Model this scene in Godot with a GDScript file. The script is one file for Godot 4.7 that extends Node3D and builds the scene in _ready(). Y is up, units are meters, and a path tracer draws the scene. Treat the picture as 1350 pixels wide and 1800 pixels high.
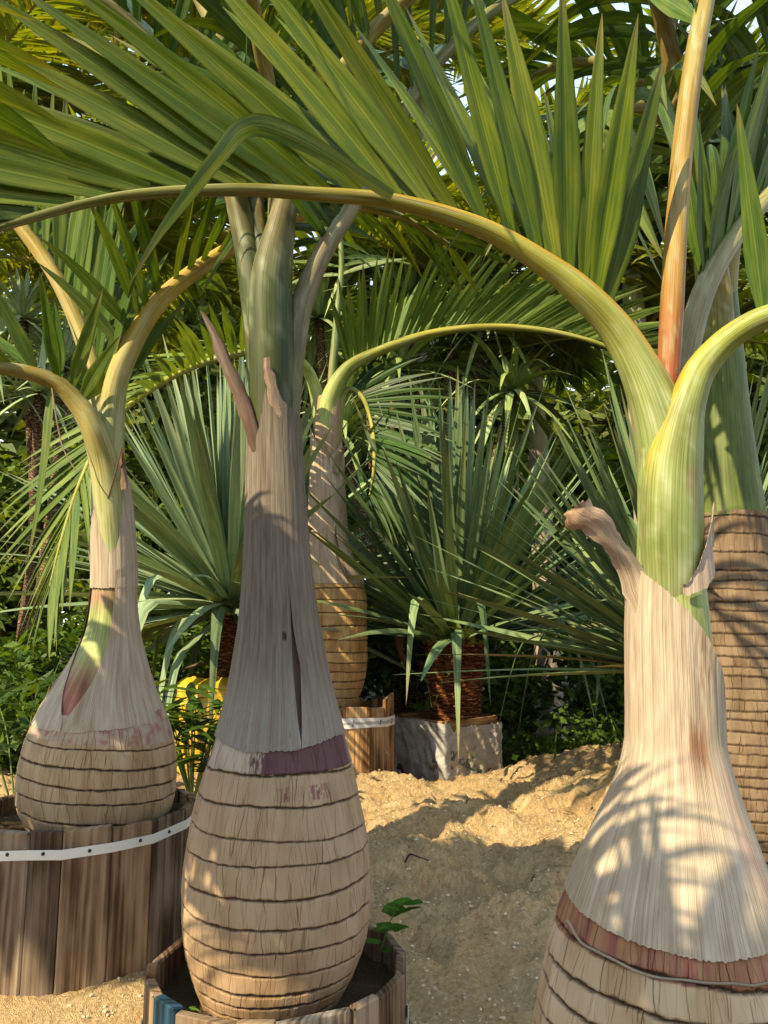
extends Node3D
# A palm nursery: bottle palms in stave tubs on a heap of pale sawdusty sand, sword-leaved plants and palms behind.
# All sizes are metres. at(u, v, d) gives the point that stands d metres in front of the camera where the survey sketch (1350 x 1800) has (u, v).

const FOCAL := 1300.0
const EYE := Vector3(0, 1.15, 0)
var tilt := atan(200.0 / 1300.0)
var rng := RandomNumberGenerator.new()
var taken := {}
var M := {}
var nz := FastNoiseLite.new()

class MB:
	var v := PackedVector3Array()
	var n := PackedVector3Array()
	var t := PackedVector2Array()
	var c := PackedColorArray()
	var ix := PackedInt32Array()
	func grid(P: PackedVector3Array, U: PackedVector2Array, C: PackedColorArray, nu: int, nv: int, closed := false, inside := false) -> void:
		var b := v.size()
		var N := PackedVector3Array()
		N.resize(P.size())
		var w := ix.size()
		ix.resize(w + (nu - 1) * (nv - 1) * 6)
		for j in nv - 1:
			for i in nu - 1:
				var a := j * nu + i
				var e := a + nu
				var f := (P[e + 1] - P[a]).cross(P[e] - P[a + 1])
				ix[w] = b + a
				ix[w + 3] = b + a
				if inside:
					f = -f
					ix[w + 1] = b + e + 1
					ix[w + 2] = b + e
					ix[w + 4] = b + a + 1
					ix[w + 5] = b + e + 1
				else:
					ix[w + 1] = b + e
					ix[w + 2] = b + e + 1
					ix[w + 4] = b + e + 1
					ix[w + 5] = b + a + 1
				w += 6
				N[a] += f
				N[a + 1] += f
				N[e] += f
				N[e + 1] += f
		if closed:
			for j in nv:
				var s := N[j * nu] + N[j * nu + nu - 1]
				N[j * nu] = s
				N[j * nu + nu - 1] = s
		for i in N.size():
			N[i] = N[i].normalized() if N[i].length_squared() > 1e-20 else Vector3.UP
		v.append_array(P)
		n.append_array(N)
		t.append_array(U)
		c.append_array(C)
	func quad(p0: Vector3, p1: Vector3, p2: Vector3, p3: Vector3, col: Color, u0 := Vector2.ZERO, u1 := Vector2.RIGHT, u2 := Vector2.ONE, u3 := Vector2.DOWN) -> void:
		# p0 .. p3 clockwise as seen from the front
		var b := v.size()
		var m := (p2 - p0).cross(p1 - p0)
		if m.length_squared() < 1e-18:
			m = (p3 - p0).cross(p2 - p0)
		m = m.normalized()
		v.append_array(PackedVector3Array([p0, p1, p2, p3]))
		n.append_array(PackedVector3Array([m, m, m, m]))
		t.append_array(PackedVector2Array([u0, u1, u2, u3]))
		c.append_array(PackedColorArray([col, col, col, col]))
		ix.append_array(PackedInt32Array([b, b + 1, b + 2, b, b + 2, b + 3]))
	func mesh(org: Vector3) -> ArrayMesh:
		var w := PackedVector3Array()
		w.resize(v.size())
		for i in v.size():
			w[i] = v[i] - org
		var a := []
		a.resize(Mesh.ARRAY_MAX)
		a[Mesh.ARRAY_VERTEX] = w
		a[Mesh.ARRAY_NORMAL] = n
		a[Mesh.ARRAY_TEX_UV] = t
		a[Mesh.ARRAY_COLOR] = c
		a[Mesh.ARRAY_INDEX] = ix
		var m := ArrayMesh.new()
		m.add_surface_from_arrays(Mesh.PRIMITIVE_TRIANGLES, a)
		return m

# ------------------------------------------------------------------ naming
func numbered(called: String) -> String:
	if not taken.has(called):
		taken[called] = 0
		return called
	taken[called] += 1
	return "%s_%03d" % [called, taken[called]]

func thing(called: String, label: String, category: String, where: Vector3, group := "") -> Node3D:
	var o := Node3D.new()
	o.name = numbered(called)
	add_child(o)
	o.position = where
	o.set_meta("label", label)
	o.set_meta("category", category)
	if group:
		o.set_meta("group", group)
	return o

func origin_of(o: Node) -> Vector3:
	var p := Vector3.ZERO
	while o is Node3D and o != self:
		p += (o as Node3D).position
		o = o.get_parent()
	return p

func obj(called: String, mb: MB, mat: Material, parent: Node) -> MeshInstance3D:
	var o := MeshInstance3D.new()
	o.name = called if parent != self else numbered(called)
	o.mesh = mb.mesh(origin_of(parent))
	o.material_override = mat
	parent.add_child(o, true)
	return o

func structure(called: String, mb: MB, mat: Material) -> MeshInstance3D:
	var o := obj(called, mb, mat, self)
	o.set_meta("kind", "structure")
	return o

# ------------------------------------------------------------------ survey
func at(u: float, v: float, d: float) -> Vector3:
	var dx := (u - 675.0) / FOCAL
	var dy := (900.0 - v) / FOCAL
	var fwd := cos(tilt) - dy * sin(tilt)
	return EYE + Vector3(dx, dy * cos(tilt) + sin(tilt), -fwd) * (d / fwd)

func mpp(v: float, d: float) -> float:
	return d / (cos(tilt) - (900.0 - v) / FOCAL * sin(tilt)) / FOCAL

func rf(a: float, b: float) -> float:
	return rng.randf_range(a, b)

func keyed(k: Array, x: float):
	if x <= k[0][0]:
		return k[0][1]
	for i in range(1, k.size()):
		if x <= k[i][0]:
			var f: float = (x - k[i - 1][0]) / (k[i][0] - k[i - 1][0])
			if k[i][1] is Color:
				return (k[i - 1][1] as Color).lerp(k[i][1], f)
			return lerpf(k[i - 1][1], k[i][1], f)
	return k[k.size() - 1][1]

func edge_at(e: float, x: float) -> float:
	return 1.0 if x >= e else 0.0

func tone(c: Color, f: float) -> Color:
	return Color(c.r * f, c.g * f, c.b * f)

# ------------------------------------------------------------------ textures
func noise_image(sd: int, freq: float, w: int, h: int, to_w: int, to_h: int, ridged := false, oct := 4) -> Image:
	var f := FastNoiseLite.new()
	f.seed = sd
	f.noise_type = FastNoiseLite.TYPE_SIMPLEX_SMOOTH
	f.frequency = freq
	f.fractal_type = FastNoiseLite.FRACTAL_RIDGED if ridged else FastNoiseLite.FRACTAL_FBM
	f.fractal_octaves = oct
	var im := f.get_seamless_image(w, h, false, false, 0.15)
	im.convert(Image.FORMAT_L8)
	im.resize(to_w, to_h, Image.INTERPOLATE_CUBIC)
	return im

func ramped(im: Image, k: Array) -> ImageTexture:
	var lut := PackedByteArray()
	for i in 256:
		var c: Color = keyed(k, i / 255.0)
		lut.append_array(PackedByteArray([c.r8, c.g8, c.b8]))
	var src := im.get_data()
	var out := PackedByteArray()
	out.resize(src.size() * 3)
	var o := 0
	for b in src:
		var q := b * 3
		out[o] = lut[q]
		out[o + 1] = lut[q + 1]
		out[o + 2] = lut[q + 2]
		o += 3
	return ImageTexture.create_from_image(Image.create_from_data(im.get_width(), im.get_height(), false, Image.FORMAT_RGB8, out))

func blended(a: Image, b: Image, f: float) -> Image:
	var x := a.get_data()
	var y := b.get_data()
	for i in x.size():
		x[i] = int(lerpf(x[i], y[i], f))
	return Image.create_from_data(a.get_width(), a.get_height(), false, Image.FORMAT_L8, x)

# thin upright cracks in pale bark, drawn line by line
func crack_image(sd: int, w: int, h: int, n: int) -> Image:
	var r := RandomNumberGenerator.new()
	r.seed = sd
	var px := noise_image(sd, 0.03, 512, 128, w, h, false, 4).get_data()
	for i in px.size():
		px[i] = 195 + (px[i] * 60 >> 8)
	for k in n:
		var x := r.randf() * w
		var y := r.randi() % h
		var long := int(r.randf_range(12, 110))
		var dx := 0.0
		var deep := r.randf_range(10, 40) if r.randf() < 0.72 else r.randf_range(40, 100)
		var wide := 0 if r.randf() < 0.6 else 1
		for j in long:
			dx = clampf(dx + r.randf_range(-0.24, 0.24), -0.6, 0.6)
			x += dx
			var fade := minf(1.0, minf(j, long - j) / 7.0)
			for q in range(0, wide + 1):
				var at_px := ((y + j) % h) * w + posmod(int(x) + q, w)
				px[at_px] = maxi(0, px[at_px] - int(deep * fade))
	return Image.create_from_data(w, h, false, Image.FORMAT_L8, px)

func leaf_texture(sd: int, veins: int) -> ImageTexture:
	var r := RandomNumberGenerator.new()
	r.seed = sd
	var w := 96
	var h := 256
	var blot := noise_image(sd, 0.02, 96, 128, w, h)
	var line := PackedFloat32Array()
	line.resize(w)
	for i in w:
		line[i] = 0.83 + 0.06 * sin(i * 1.9) * r.randf()
	for k in veins:
		var x := int((k + 0.5) / veins * w + r.randf_range(-1.5, 1.5))
		var s := r.randf_range(-0.22, 0.2)
		line[clampi(x, 0, w - 1)] += s
		line[clampi(x + 1, 0, w - 1)] += s * 0.5
	for i in range(w / 2 - 2, w / 2 + 2):
		line[i] = 1.0
	var im := Image.create(w, h, false, Image.FORMAT_RGB8)
	for y in h:
		for x in w:
			var b := blot.get_pixel(x, y).r
			var g := clampf(line[x] * (0.86 + 0.28 * b), 0, 1)
			im.set_pixel(x, y, Color(g * (0.92 + 0.2 * (b - 0.5)), g, g * 0.9))
	return ImageTexture.create_from_image(im)

func mat(called: String, albedo: Texture2D, rough: float, bump: Texture2D = null, bump_cm := 0.0, spec := 0.5) -> StandardMaterial3D:
	var m := StandardMaterial3D.new()
	m.resource_name = called
	m.vertex_color_use_as_albedo = true
	if albedo:
		m.albedo_texture = albedo
	m.roughness = rough
	m.metallic_specular = spec
	m.cull_mode = BaseMaterial3D.CULL_DISABLED
	if bump:
		m.heightmap_enabled = true
		m.heightmap_texture = bump
		m.heightmap_scale = bump_cm
	M[called] = m
	return m

func make_materials() -> void:
	var lt := leaf_texture(3, 13)
	for a in [["leaf", 0.42, 0.8], ["leaf_stiff", 0.5, 0.4], ["leaf_far", 0.5, 1.0]]:
		var m := mat(a[0], lt, a[1])
		m.backlight_enabled = true
		m.backlight = Color(1.0, 0.95, 0.35) * a[2]
		m.metallic_specular = 0.32
	var bark := crack_image(11, 2048, 512, 2600)
	mat("bulge", ramped(bark, [[0.0, Color(0.34, 0.24, 0.17)], [0.3, Color(0.45, 0.35, 0.26)], [0.6, Color(0.72, 0.65, 0.57)], [0.76, Color(0.9, 0.87, 0.83)], [0.9, Color(1, 0.99, 0.97)], [1, Color(1, 1, 1)]]), 0.85, ImageTexture.create_from_image(bark), 0.35, 0.3)
	var rib := blended(noise_image(21, 0.13, 1024, 16, 1024, 512, false, 2), noise_image(22, 0.03, 512, 128, 1024, 512, false, 4), 0.4)
	mat("sheath", ramped(rib, [[0.0, Color(0.76, 0.71, 0.65)], [0.35, Color(0.88, 0.85, 0.81)], [0.5, Color(0.96, 0.94, 0.92)], [0.7, Color(1, 1, 1)], [1, Color(1, 1, 1)]]), 0.7, ImageTexture.create_from_image(rib), 0.22, 0.35)
	mat("green", ramped(rib, [[0.0, Color(0.62, 0.64, 0.45)], [0.4, Color(0.84, 0.85, 0.72)], [0.6, Color(0.96, 0.97, 0.92)], [1, Color(1, 1, 1)]]), 0.55, ImageTexture.create_from_image(rib), 0.05, 0.38)
	var shag := blended(noise_image(31, 0.06, 128, 512, 512, 512, true, 3), noise_image(32, 0.2, 256, 512, 512, 512, false, 3), 0.4)
	mat("shag", ramped(shag, [[0, Color(1, 0.98, 0.95)], [0.5, Color(0.85, 0.76, 0.66)], [0.65, Color(0.5, 0.36, 0.26)], [1, Color(0.22, 0.13, 0.09)]]), 0.85, ramped(shag, [[0, Color.WHITE], [0.5, Color(0.8, 0.8, 0.8)], [0.7, Color.BLACK], [1, Color.BLACK]]), 1.4, 0.3)
	var grain := blended(noise_image(41, 0.05, 512, 40, 512, 512, false, 4), noise_image(42, 0.012, 256, 256, 512, 512, false, 4), 0.6)
	mat("wood", ramped(grain, [[0, Color(0.36, 0.31, 0.27)], [0.34, Color(0.6, 0.54, 0.48)], [0.5, Color(0.84, 0.8, 0.75)], [0.66, Color(1, 0.97, 0.93)], [1, Color(1, 1, 1)]]), 0.85, ImageTexture.create_from_image(grain), 0.6, 0.25)
	var g1 := noise_image(51, 0.22, 1024, 1024, 1024, 1024, false, 3)
	var g2 := noise_image(52, 0.03, 1024, 1024, 1024, 1024, false, 5)
	var sandi := blended(g1, g2, 0.4)
	var sm := mat("sand", ramped(sandi, [[0, Color(0.52, 0.43, 0.33)], [0.3, Color(0.82, 0.75, 0.64)], [0.5, Color(0.95, 0.91, 0.82)], [0.7, Color(1, 0.98, 0.92)], [1, Color(1, 1, 0.97)]]), 0.95, ImageTexture.create_from_image(sandi), 3.2, 0.2)
	sm.uv1_scale = Vector3(1.5, 1.5, 1.5)
	var so := mat("soil", sm.albedo_texture, 0.95, sm.heightmap_texture, 2.5, 0.2)
	so.uv1_scale = Vector3(2.2, 2.2, 2.2)
	var cl := noise_image(61, 0.02, 256, 256, 512, 512, false, 5)
	mat("cloth", ramped(cl, [[0, Color(0.82, 0.8, 0.77)], [0.5, Color(0.92, 0.91, 0.89)], [1, Color(1, 1, 1)]]), 0.85, ImageTexture.create_from_image(cl), 1.2, 0.3)
	mat("plastic", ramped(cl, [[0, Color(0.85, 0.84, 0.8)], [1, Color(1, 1, 1)]]), 0.3, ImageTexture.create_from_image(cl), 0.6, 0.5)
	mat("strap", null, 0.4)
	mat("dark", null, 0.6)

# ------------------------------------------------------------------ shapes
func spline(p: Array, f: float) -> Vector3:
	var n := p.size() - 1
	var i := clampi(int(f * n), 0, n - 1)
	var x := clampf(f * n - i, 0, 1)
	var b: Vector3 = p[i]
	var c: Vector3 = p[i + 1]
	return b.cubic_interpolate(c, p[maxi(i - 1, 0)], p[mini(i + 2, n)], x)

func spline1(p: Array, f: float) -> float:
	var n := p.size() - 1
	var i := clampi(int(f * n), 0, n - 1)
	return cubic_interpolate(p[i], p[i + 1], p[maxi(i - 1, 0)], p[mini(i + 2, n)], clampf(f * n - i, 0, 1))

# pts: [u, v, d, width in survey units] -> tube
func survey(pts: Array) -> Array:
	var p := []
	var r := []
	for q in pts:
		p.append(at(q[0], q[1], q[2]))
		r.append(q[3] * 0.5 * mpp(q[1], q[2]))
	return [p, r]

func tube(mb: MB, p: Array, r: Array, nr: int, nth: int, col: Callable, flat := 1.0, up := Vector3.UP) -> void:
	var P := PackedVector3Array()
	var U := PackedVector2Array()
	var C := PackedColorArray()
	var run := 0.0
	var w := Vector3.UP
	var last: Vector3 = p[0]
	for j in nr:
		var f := j / (nr - 1.0)
		var c: Vector3 = spline(p, f)
		var tg: Vector3 = (spline(p, minf(f + 0.01, 1)) - spline(p, maxf(f - 0.01, 0))).normalized()
		var rad := spline1(r, f)
		if j == 0:
			var ch: Vector3 = p[p.size() - 1] - p[0]
			ch.y = 0
			w = Vector3.UP - ch.normalized() * 0.9
		w = (w - tg * w.dot(tg)).normalized()
		var s := tg.cross(w)
		run += c.distance_to(last)
		last = c
		for i in nth + 1:
			var a := TAU * i / nth
			P.append(c + s * (cos(a) * rad) + w * (sin(a) * rad * flat))
			U.append(Vector2(i / float(nth) * 0.5, run * 1.2))
			C.append(col.call(f, a))
	mb.grid(P, U, C, nth + 1, nr, true, true)

# one blade along a path; wd is the direction of its width
func blade(mb: MB, path: Array, wd: Vector3, wmax: float, col: Color, tip: Color, nl := 9, nx := 5, fold := 0.25, base_w := 0.4, twist := 0.0, peak := 0.3, point := 2.2) -> void:
	var P := PackedVector3Array()
	var U := PackedVector2Array()
	var C := PackedColorArray()
	var off := rng.randf()
	var wave := rf(0, TAU)
	var prev := wd
	for j in nl:
		var s := j / (nl - 1.0)
		var c: Vector3 = spline(path, s)
		var tg: Vector3 = (spline(path, minf(s + 0.04, 1)) - spline(path, maxf(s - 0.04, 0))).normalized()
		var w := (prev - tg * prev.dot(tg)).normalized()
		prev = w
		if twist != 0.0:
			w = w.rotated(tg, twist * s)
		var nm := tg.cross(w)
		var hw := wmax * 0.5 * (base_w + (1.0 - base_w) * smoothstep(0, peak, s)) * (1.0 - pow(s, point)) * (1.0 + 0.05 * sin(s * 9.0 + wave))
		hw = maxf(hw, wmax * 0.004)
		for i in nx:
			var x := i / (nx - 1.0) * 2.0 - 1.0
			var zig := 0.14 if (i % 2 == 1 and nx > 4) else 0.0
			P.append(c + w * (x * hw) + nm * (hw * (absf(x) * fold + zig + 0.06 * sin(s * 7.0 + wave + x))))
			U.append(Vector2((x + 1.0) * 0.5, s * 0.9 + off))
			C.append(col.lerp(tip, smoothstep(0.78, 1.0, s)))
	mb.grid(P, U, C, nx, nl)

func blade_path(base: Vector3, dir: Vector3, L: float, droop: float, side := Vector3.ZERO) -> Array:
	var p := []
	for i in 5:
		var s := i / 4.0
		p.append(base + dir * (L * s) + Vector3.DOWN * (L * droop * s * s) + side * (L * s * s))
	return p

# A frond: petiole and rachis as one tube, with leaflets as children (or joined where they are too small to tell apart).
func frond(parent: Node, p: Array, r: Array, s: Dictionary) -> MeshInstance3D:
	var mb := MB.new()
	var pc: Array = s.get("rachis", [[0.0, Color(0.3, 0.33, 0.1)], [1.0, Color(0.2, 0.26, 0.06)]])
	var edge: Color = s.get("edge", Color(0, 0, 0))
	var sd := rf(0, 100)
	tube(mb, p, r, s.get("nr", 40), s.get("nth", 12), func(f: float, a: float) -> Color:
		var c: Color = keyed(pc, f)
		var k := nz.get_noise_3d(f * 60.0, cos(a) * 20.0 + sd, sin(a) * 20.0)
		c = tone(c, 1.0 + 0.28 * k)
		var wax := nz.get_noise_3d(f * 150.0 + 40.0, cos(a) * 26.0 - sd, sin(a) * 26.0)
		c = c.lerp(Color(0.44, 0.46, 0.33), clampf(wax * 1.4 - 0.15, 0, 0.45))
		var scar := nz.get_noise_3d(f * 40.0, cos(a) * 70.0 + sd * 2.0, sin(a) * 70.0)
		c = c.lerp(Color(0.3, 0.16, 0.09), clampf(scar * 3.0 - 1.25, 0, 0.6))
		if edge.r > 0:
			var e := smoothstep(-0.05, 0.5, sin(a) + 0.4 * k) * smoothstep(0.2, 0.35, f) * (1.0 - smoothstep(0.55, 0.75, f))
			c = c.lerp(edge, e * 0.8)
		return c, s.get("flat", 0.85))
	var fr := obj(s.get("called", "frond"), mb, M[s.get("rmat", "green")], parent)
	var n: int = s.get("n", 20)
	if n == 0:
		return fr
	var up0: Vector3 = s.get("up", Vector3.UP)
	var t0: float = s.get("t0", 0.35)
	var t1: float = s.get("t1", 1.0)
	var L: float = s.get("len", 0.5)
	var wid: float = s.get("width", 0.04)
	var cols: Array = s.get("cols", [Color(0.13, 0.19, 0.03)])
	var tip: Color = s.get("tip", Color(0.3, 0.22, 0.08))
	var phi: Array = s.get("phi", [[0.0, 85.0], [0.3, 60.0], [1.0, 15.0]])
	var psi: Array = s.get("psi", [[0.0, 30.0], [1.0, 30.0]])
	var lk: Array = s.get("lens", [[0.0, 0.75], [0.2, 1.0], [0.7, 0.95], [1.0, 0.5]])
	var joined: bool = s.get("joined", false)
	var sides: Array = s.get("sides", [-1.0, 1.0])
	var jm := MB.new()
	for k in n:
		for sd2 in sides:
			var x := (k + rf(-0.2, 0.2)) / maxf(n - 1.0, 1.0)
			x = clampf(x, 0, 1)
			if s.has("gap") and rng.randf() < s.gap:
				continue
			var f := lerpf(t0, t1, x)
			var c: Vector3 = spline(p, f)
			var tg: Vector3 = (spline(p, minf(f + 0.012, 1)) - spline(p, maxf(f - 0.012, 0))).normalized()
			var up := (up0 - tg * up0.dot(tg)).normalized()
			var sv := tg.cross(up)
			var a := deg_to_rad(keyed(phi, x) + rf(-1, 1) * s.get("jit", 4.0))
			var b := deg_to_rad(keyed(psi, x) + rf(-1, 1) * s.get("jit", 4.0) * 1.5)
			var dir: Vector3 = tg * cos(a) + (up * cos(b) + sv * (sin(b) * sd2)) * sin(a)
			var wdir := (tg - dir * tg.dot(dir)).normalized()
			wdir = wdir.rotated(dir, rf(-0.25, 0.25) + s.get("roll", 0.0) * sd2)
			var ll: float = L * keyed(lk, x) * rf(0.92, 1.06)
			var dr: float = s.get("droop", 0.08) * rf(0.6, 1.5)
			if s.has("bend") and rng.randf() < s.bend:
				dr += rf(0.25, 0.6)
			var base: Vector3 = c + (up * cos(b) + sv * (sin(b) * sd2)) * (spline1(r, f) * 0.6)
			var path := blade_path(base, dir, ll, dr)
			var col: Color = tone(cols[rng.randi() % cols.size()], rf(0.8, 1.2))
			if rng.randf() < s.get("dry", 0.0):
				col = Color(0.34, 0.25, 0.13)
			var tc := tip if rng.randf() < 0.6 else col
			var m := jm if joined else MB.new()
			if joined:
				blade(m, path, wdir, wid * rf(0.85, 1.1), col, tc, s.get("nl", 5), 3, s.get("fold", 0.25), 0.4, rf(-0.4, 0.4))
			else:
				blade(m, path, wdir, wid * rf(0.85, 1.12), col, tc, s.get("nl", 9), s.get("nx", 7), s.get("fold", 0.22), 0.42, rf(-0.35, 0.35))
				obj("leaflet", m, M[s.get("lmat", "leaf")], fr)
	if joined:
		var o := obj("leaflets", jm, M[s.get("lmat", "leaf_far")], fr)
		o.set_meta("kind", "stuff")
	return fr

func survey_frond(parent: Node, pts: Array, s: Dictionary) -> MeshInstance3D:
	var q := survey(pts)
	return frond(parent, q[0], q[1], s)

# trunk profile from rows [v, left, right] at distance d
func profile(rows: Array, d: float) -> Array:
	var out := []
	for q in rows:
		var c := at((q[1] + q[2]) * 0.5, q[0], d)
		out.append([c.y, c, (q[2] - q[1]) * 0.5 * mpp(q[0], d)])
	out.sort_custom(func(a, b): return a[0] < b[0])
	return out

func prof_at(pr: Array, y: float) -> Array:
	var n := pr.size()
	if y <= pr[0][0]:
		return [Vector3(pr[0][1].x, y, pr[0][1].z), pr[0][2]]
	for i in n - 1:
		if y <= pr[i + 1][0]:
			var x: float = (y - pr[i][0]) / (pr[i + 1][0] - pr[i][0])
			var a = pr[maxi(i - 1, 0)]
			var d = pr[mini(i + 2, n - 1)]
			var b = pr[i]
			var c = pr[i + 1]
			var h := func(p0: float, p1: float, p2: float, p3: float) -> float:
				return 0.5 * (2.0 * p1 + (p2 - p0) * x + (2.0 * p0 - 5.0 * p1 + 4.0 * p2 - p3) * x * x + (3.0 * p1 - p0 - 3.0 * p2 + p3) * x * x * x)
			return [Vector3(h.call(a[1].x, b[1].x, c[1].x, d[1].x), y, lerpf(b[1].z, c[1].z, x)), h.call(a[2], b[2], c[2], d[2])]
	return [Vector3(pr[n - 1][1].x, y, pr[n - 1][1].z), pr[n - 1][2]]

# ringed bulge: each band stands a little proud of the scar below it, and the scar is a real groove full of dark fibre
func bulge(pr: Array, y0: float, y1: float, rings: Array, nth: int, nr: int, lean: float, depth: float, col: Callable) -> MB:
	var mb := MB.new()
	var P := PackedVector3Array()
	var U := PackedVector2Array()
	var C := PackedColorArray()
	var offs := []
	for i in rings.size() + 1:
		offs.append(rf(0, 1))
	var ry := []
	var gws := []
	for k in rings.size():
		var w := [rf(0, TAU), rf(0, TAU), rf(0.002, 0.006), rf(0.6, 1.3)]
		var a := PackedFloat32Array()
		var g := PackedFloat32Array()
		for i in nth + 1:
			var th := TAU * i / nth - PI
			a.append(rings[k] + lean * sin(th) + w[2] * sin(th + w[0]) + 0.0016 * sin(th * 5.0 + w[1]) + 0.0022 * nz.get_noise_2d(sin(th) * 40.0 + k * 50.0, cos(th) * 40.0))
			g.append(0.0042 * w[3] * (1.0 + 0.7 * nz.get_noise_2d(sin(th) * 90.0 + k * 31.0, cos(th) * 90.0)))
		ry.append(a)
		gws.append(g)
	var at_ring := PackedInt32Array()
	at_ring.resize(nth + 1)
	for j in nr:
		var y := lerpf(y0, y1, j / (nr - 1.0))
		var q := prof_at(pr, y)
		var ctr: Vector3 = q[0]
		for i in nth + 1:
			var th := TAU * i / nth - PI
			var band := at_ring[i]
			while band < rings.size() and y >= ry[band][i]:
				band += 1
			at_ring[i] = band
			var above := 9.0
			var g := 0.0
			if band > 0:
				above = y - ry[band - 1][i]
				g = 1.0 - smoothstep(0.35, 1.0, above / gws[band - 1][i])
			if band < rings.size():
				g = maxf(g, 1.0 - smoothstep(0.35, 1.0, (ry[band][i] - y) / gws[band][i]))
			var sx := sin(th)
			var cx := cos(th)
			var rad: float = q[1] + exp(-above / 0.02) * 0.0014 - g * depth + 0.004 * nz.get_noise_3d(sx * 30.0, y * 60.0, cx * 30.0)
			P.append(ctr + Vector3(sx * rad, 0, cx * rad))
			U.append(Vector2(i / float(nth) + offs[band], y * 1.1 + offs[band] * 3.0))
			var c: Color = col.call(th, y, band)
			if g > 0.0:
				c = c.lerp(Color(0.075, 0.048, 0.032) * (0.75 + 0.5 * nz.get_noise_3d(th * 160.0, y * 50.0, 7.0)), g * 0.93)
			C.append(c)
	mb.grid(P, U, C, nth + 1, nr, true)
	return mb

# a leaf sheath wrapped on a trunk: bot/top are [angle, v], left/right are [v, angle]; angle 0 faces +z, positive to +x
func sheath(pr: Array, d: float, uc: float, bot: Array, top: Array, left: Array, right: Array, off: float, nth: int, nr: int, flare: float, col: Callable) -> MB:
	var mb := MB.new()
	var P := PackedVector3Array()
	var U := PackedVector2Array()
	var C := PackedColorArray()
	var vb: float = bot[bot.size() / 2][1]
	var vt: float = top[top.size() / 2][1]
	for j in nr:
		var b := j / (nr - 1.0)
		var vn := lerpf(vb, vt, b)
		for i in nth + 1:
			var a := i / float(nth)
			var th: float = lerpf(keyed(left, vn), keyed(right, vn), a)
			var wrapped := wrapf(th, -180.0, 180.0)
			var v := lerpf(keyed(bot, wrapped), keyed(top, wrapped), b)
			var jag := nz.get_noise_2d(th * 6.0, 11.0 + d * 40.0) + 0.25 * nz.get_noise_2d(th * 22.0, 71.0)
			v += jag * (3.5 * pow(1.0 - b, 18.0) + 5.0 * pow(b, 18.0)) * minf(1.0, 2.0 / d)
			var y := at(uc, v, d).y
			var q := prof_at(pr, y)
			var t := deg_to_rad(th)
			var e := minf(a, 1.0 - a) * 2.0
			var rad: float = q[1] + off + flare * pow(b, 14.0) + flare * 0.4 * pow(1.0 - e, 24.0) + 0.0016 * nz.get_noise_3d(sin(t) * 26.0, y * 18.0, cos(t) * 26.0 + 50.0)
			P.append(q[0] + Vector3(sin(t) * rad, 0, cos(t) * rad))
			U.append(Vector2(t / TAU * 3.0, y * 0.7))
			C.append(col.call(wrapped, v, b))
	mb.grid(P, U, C, nth + 1, nr)
	return mb

# a box with chamfered edges: x axis along ax (width), y along ay (length), z along az (thickness), all unit vectors
func plank_mesh(mb: MB, c: Vector3, ax: Vector3, ay: Vector3, az: Vector3, s: Vector3, ch: float, col: Color, slant := 0.0, uo := Vector2.ZERO) -> void:
	var h := s * 0.5
	var pt := func(x: float, y: float, z: float) -> Vector3:
		return c + ax * x + ay * (y + (slant * x / h.x if y > 0 else 0.0)) + az * z
	var uvk := Vector2(2.0, 0.55)
	var face := func(p0: Vector3, p1: Vector3, p2: Vector3, p3: Vector3) -> void:
		var uv := func(p: Vector3) -> Vector2:
			var l := p - c
			return uo + Vector2((l.dot(ax) + l.dot(az)) * uvk.x, l.dot(ay) * uvk.y)
		mb.quad(p0, p1, p2, p3, col, uv.call(p0), uv.call(p1), uv.call(p2), uv.call(p3))
	var X := h.x
	var Y := h.y
	var Z := h.z
	var k := ch
	for g in [1.0, -1.0]:
		var f0 := [pt.call(-X + k, -Y + k, Z * g), pt.call(-X + k, Y - k, Z * g), pt.call(X - k, Y - k, Z * g), pt.call(X - k, -Y + k, Z * g)]
		var f1 := [pt.call(X * g, -Y + k, -Z + k), pt.call(X * g, -Y + k, Z - k), pt.call(X * g, Y - k, Z - k), pt.call(X * g, Y - k, -Z + k)]
		var f2 := [pt.call(-X + k, Y * g, -Z + k), pt.call(X - k, Y * g, -Z + k), pt.call(X - k, Y * g, Z - k), pt.call(-X + k, Y * g, Z - k)]
		for f in [f0, f1, f2]:
			if g > 0:
				face.call(f[0], f[1], f[2], f[3])
			else:
				face.call(f[3], f[2], f[1], f[0])
		for q in [1.0, -1.0]:
			# edges along y (x/z), along x (y/z), along z (x/y)
			var e0 := [pt.call((X - k) * g, -Y + k, Z * q), pt.call((X - k) * g, Y - k, Z * q), pt.call(X * g, Y - k, (Z - k) * q), pt.call(X * g, -Y + k, (Z - k) * q)]
			var e1 := [pt.call(-X + k, (Y - k) * g, Z * q), pt.call(-X + k, Y * g, (Z - k) * q), pt.call(X - k, Y * g, (Z - k) * q), pt.call(X - k, (Y - k) * g, Z * q)]
			var e2 := [pt.call((X - k) * g, Y * q, -Z + k), pt.call((X - k) * g, Y * q, Z - k), pt.call(X * g, (Y - k) * q, Z - k), pt.call(X * g, (Y - k) * q, -Z + k)]
			for e in [e0, e1, e2]:
				var m: Vector3 = (e[2] - e[0]).cross(e[1] - e[0])
				if m.dot((e[0] + e[2]) * 0.5 - c) > 0:
					face.call(e[0], e[1], e[2], e[3])
				else:
					face.call(e[3], e[2], e[1], e[0])

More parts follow.
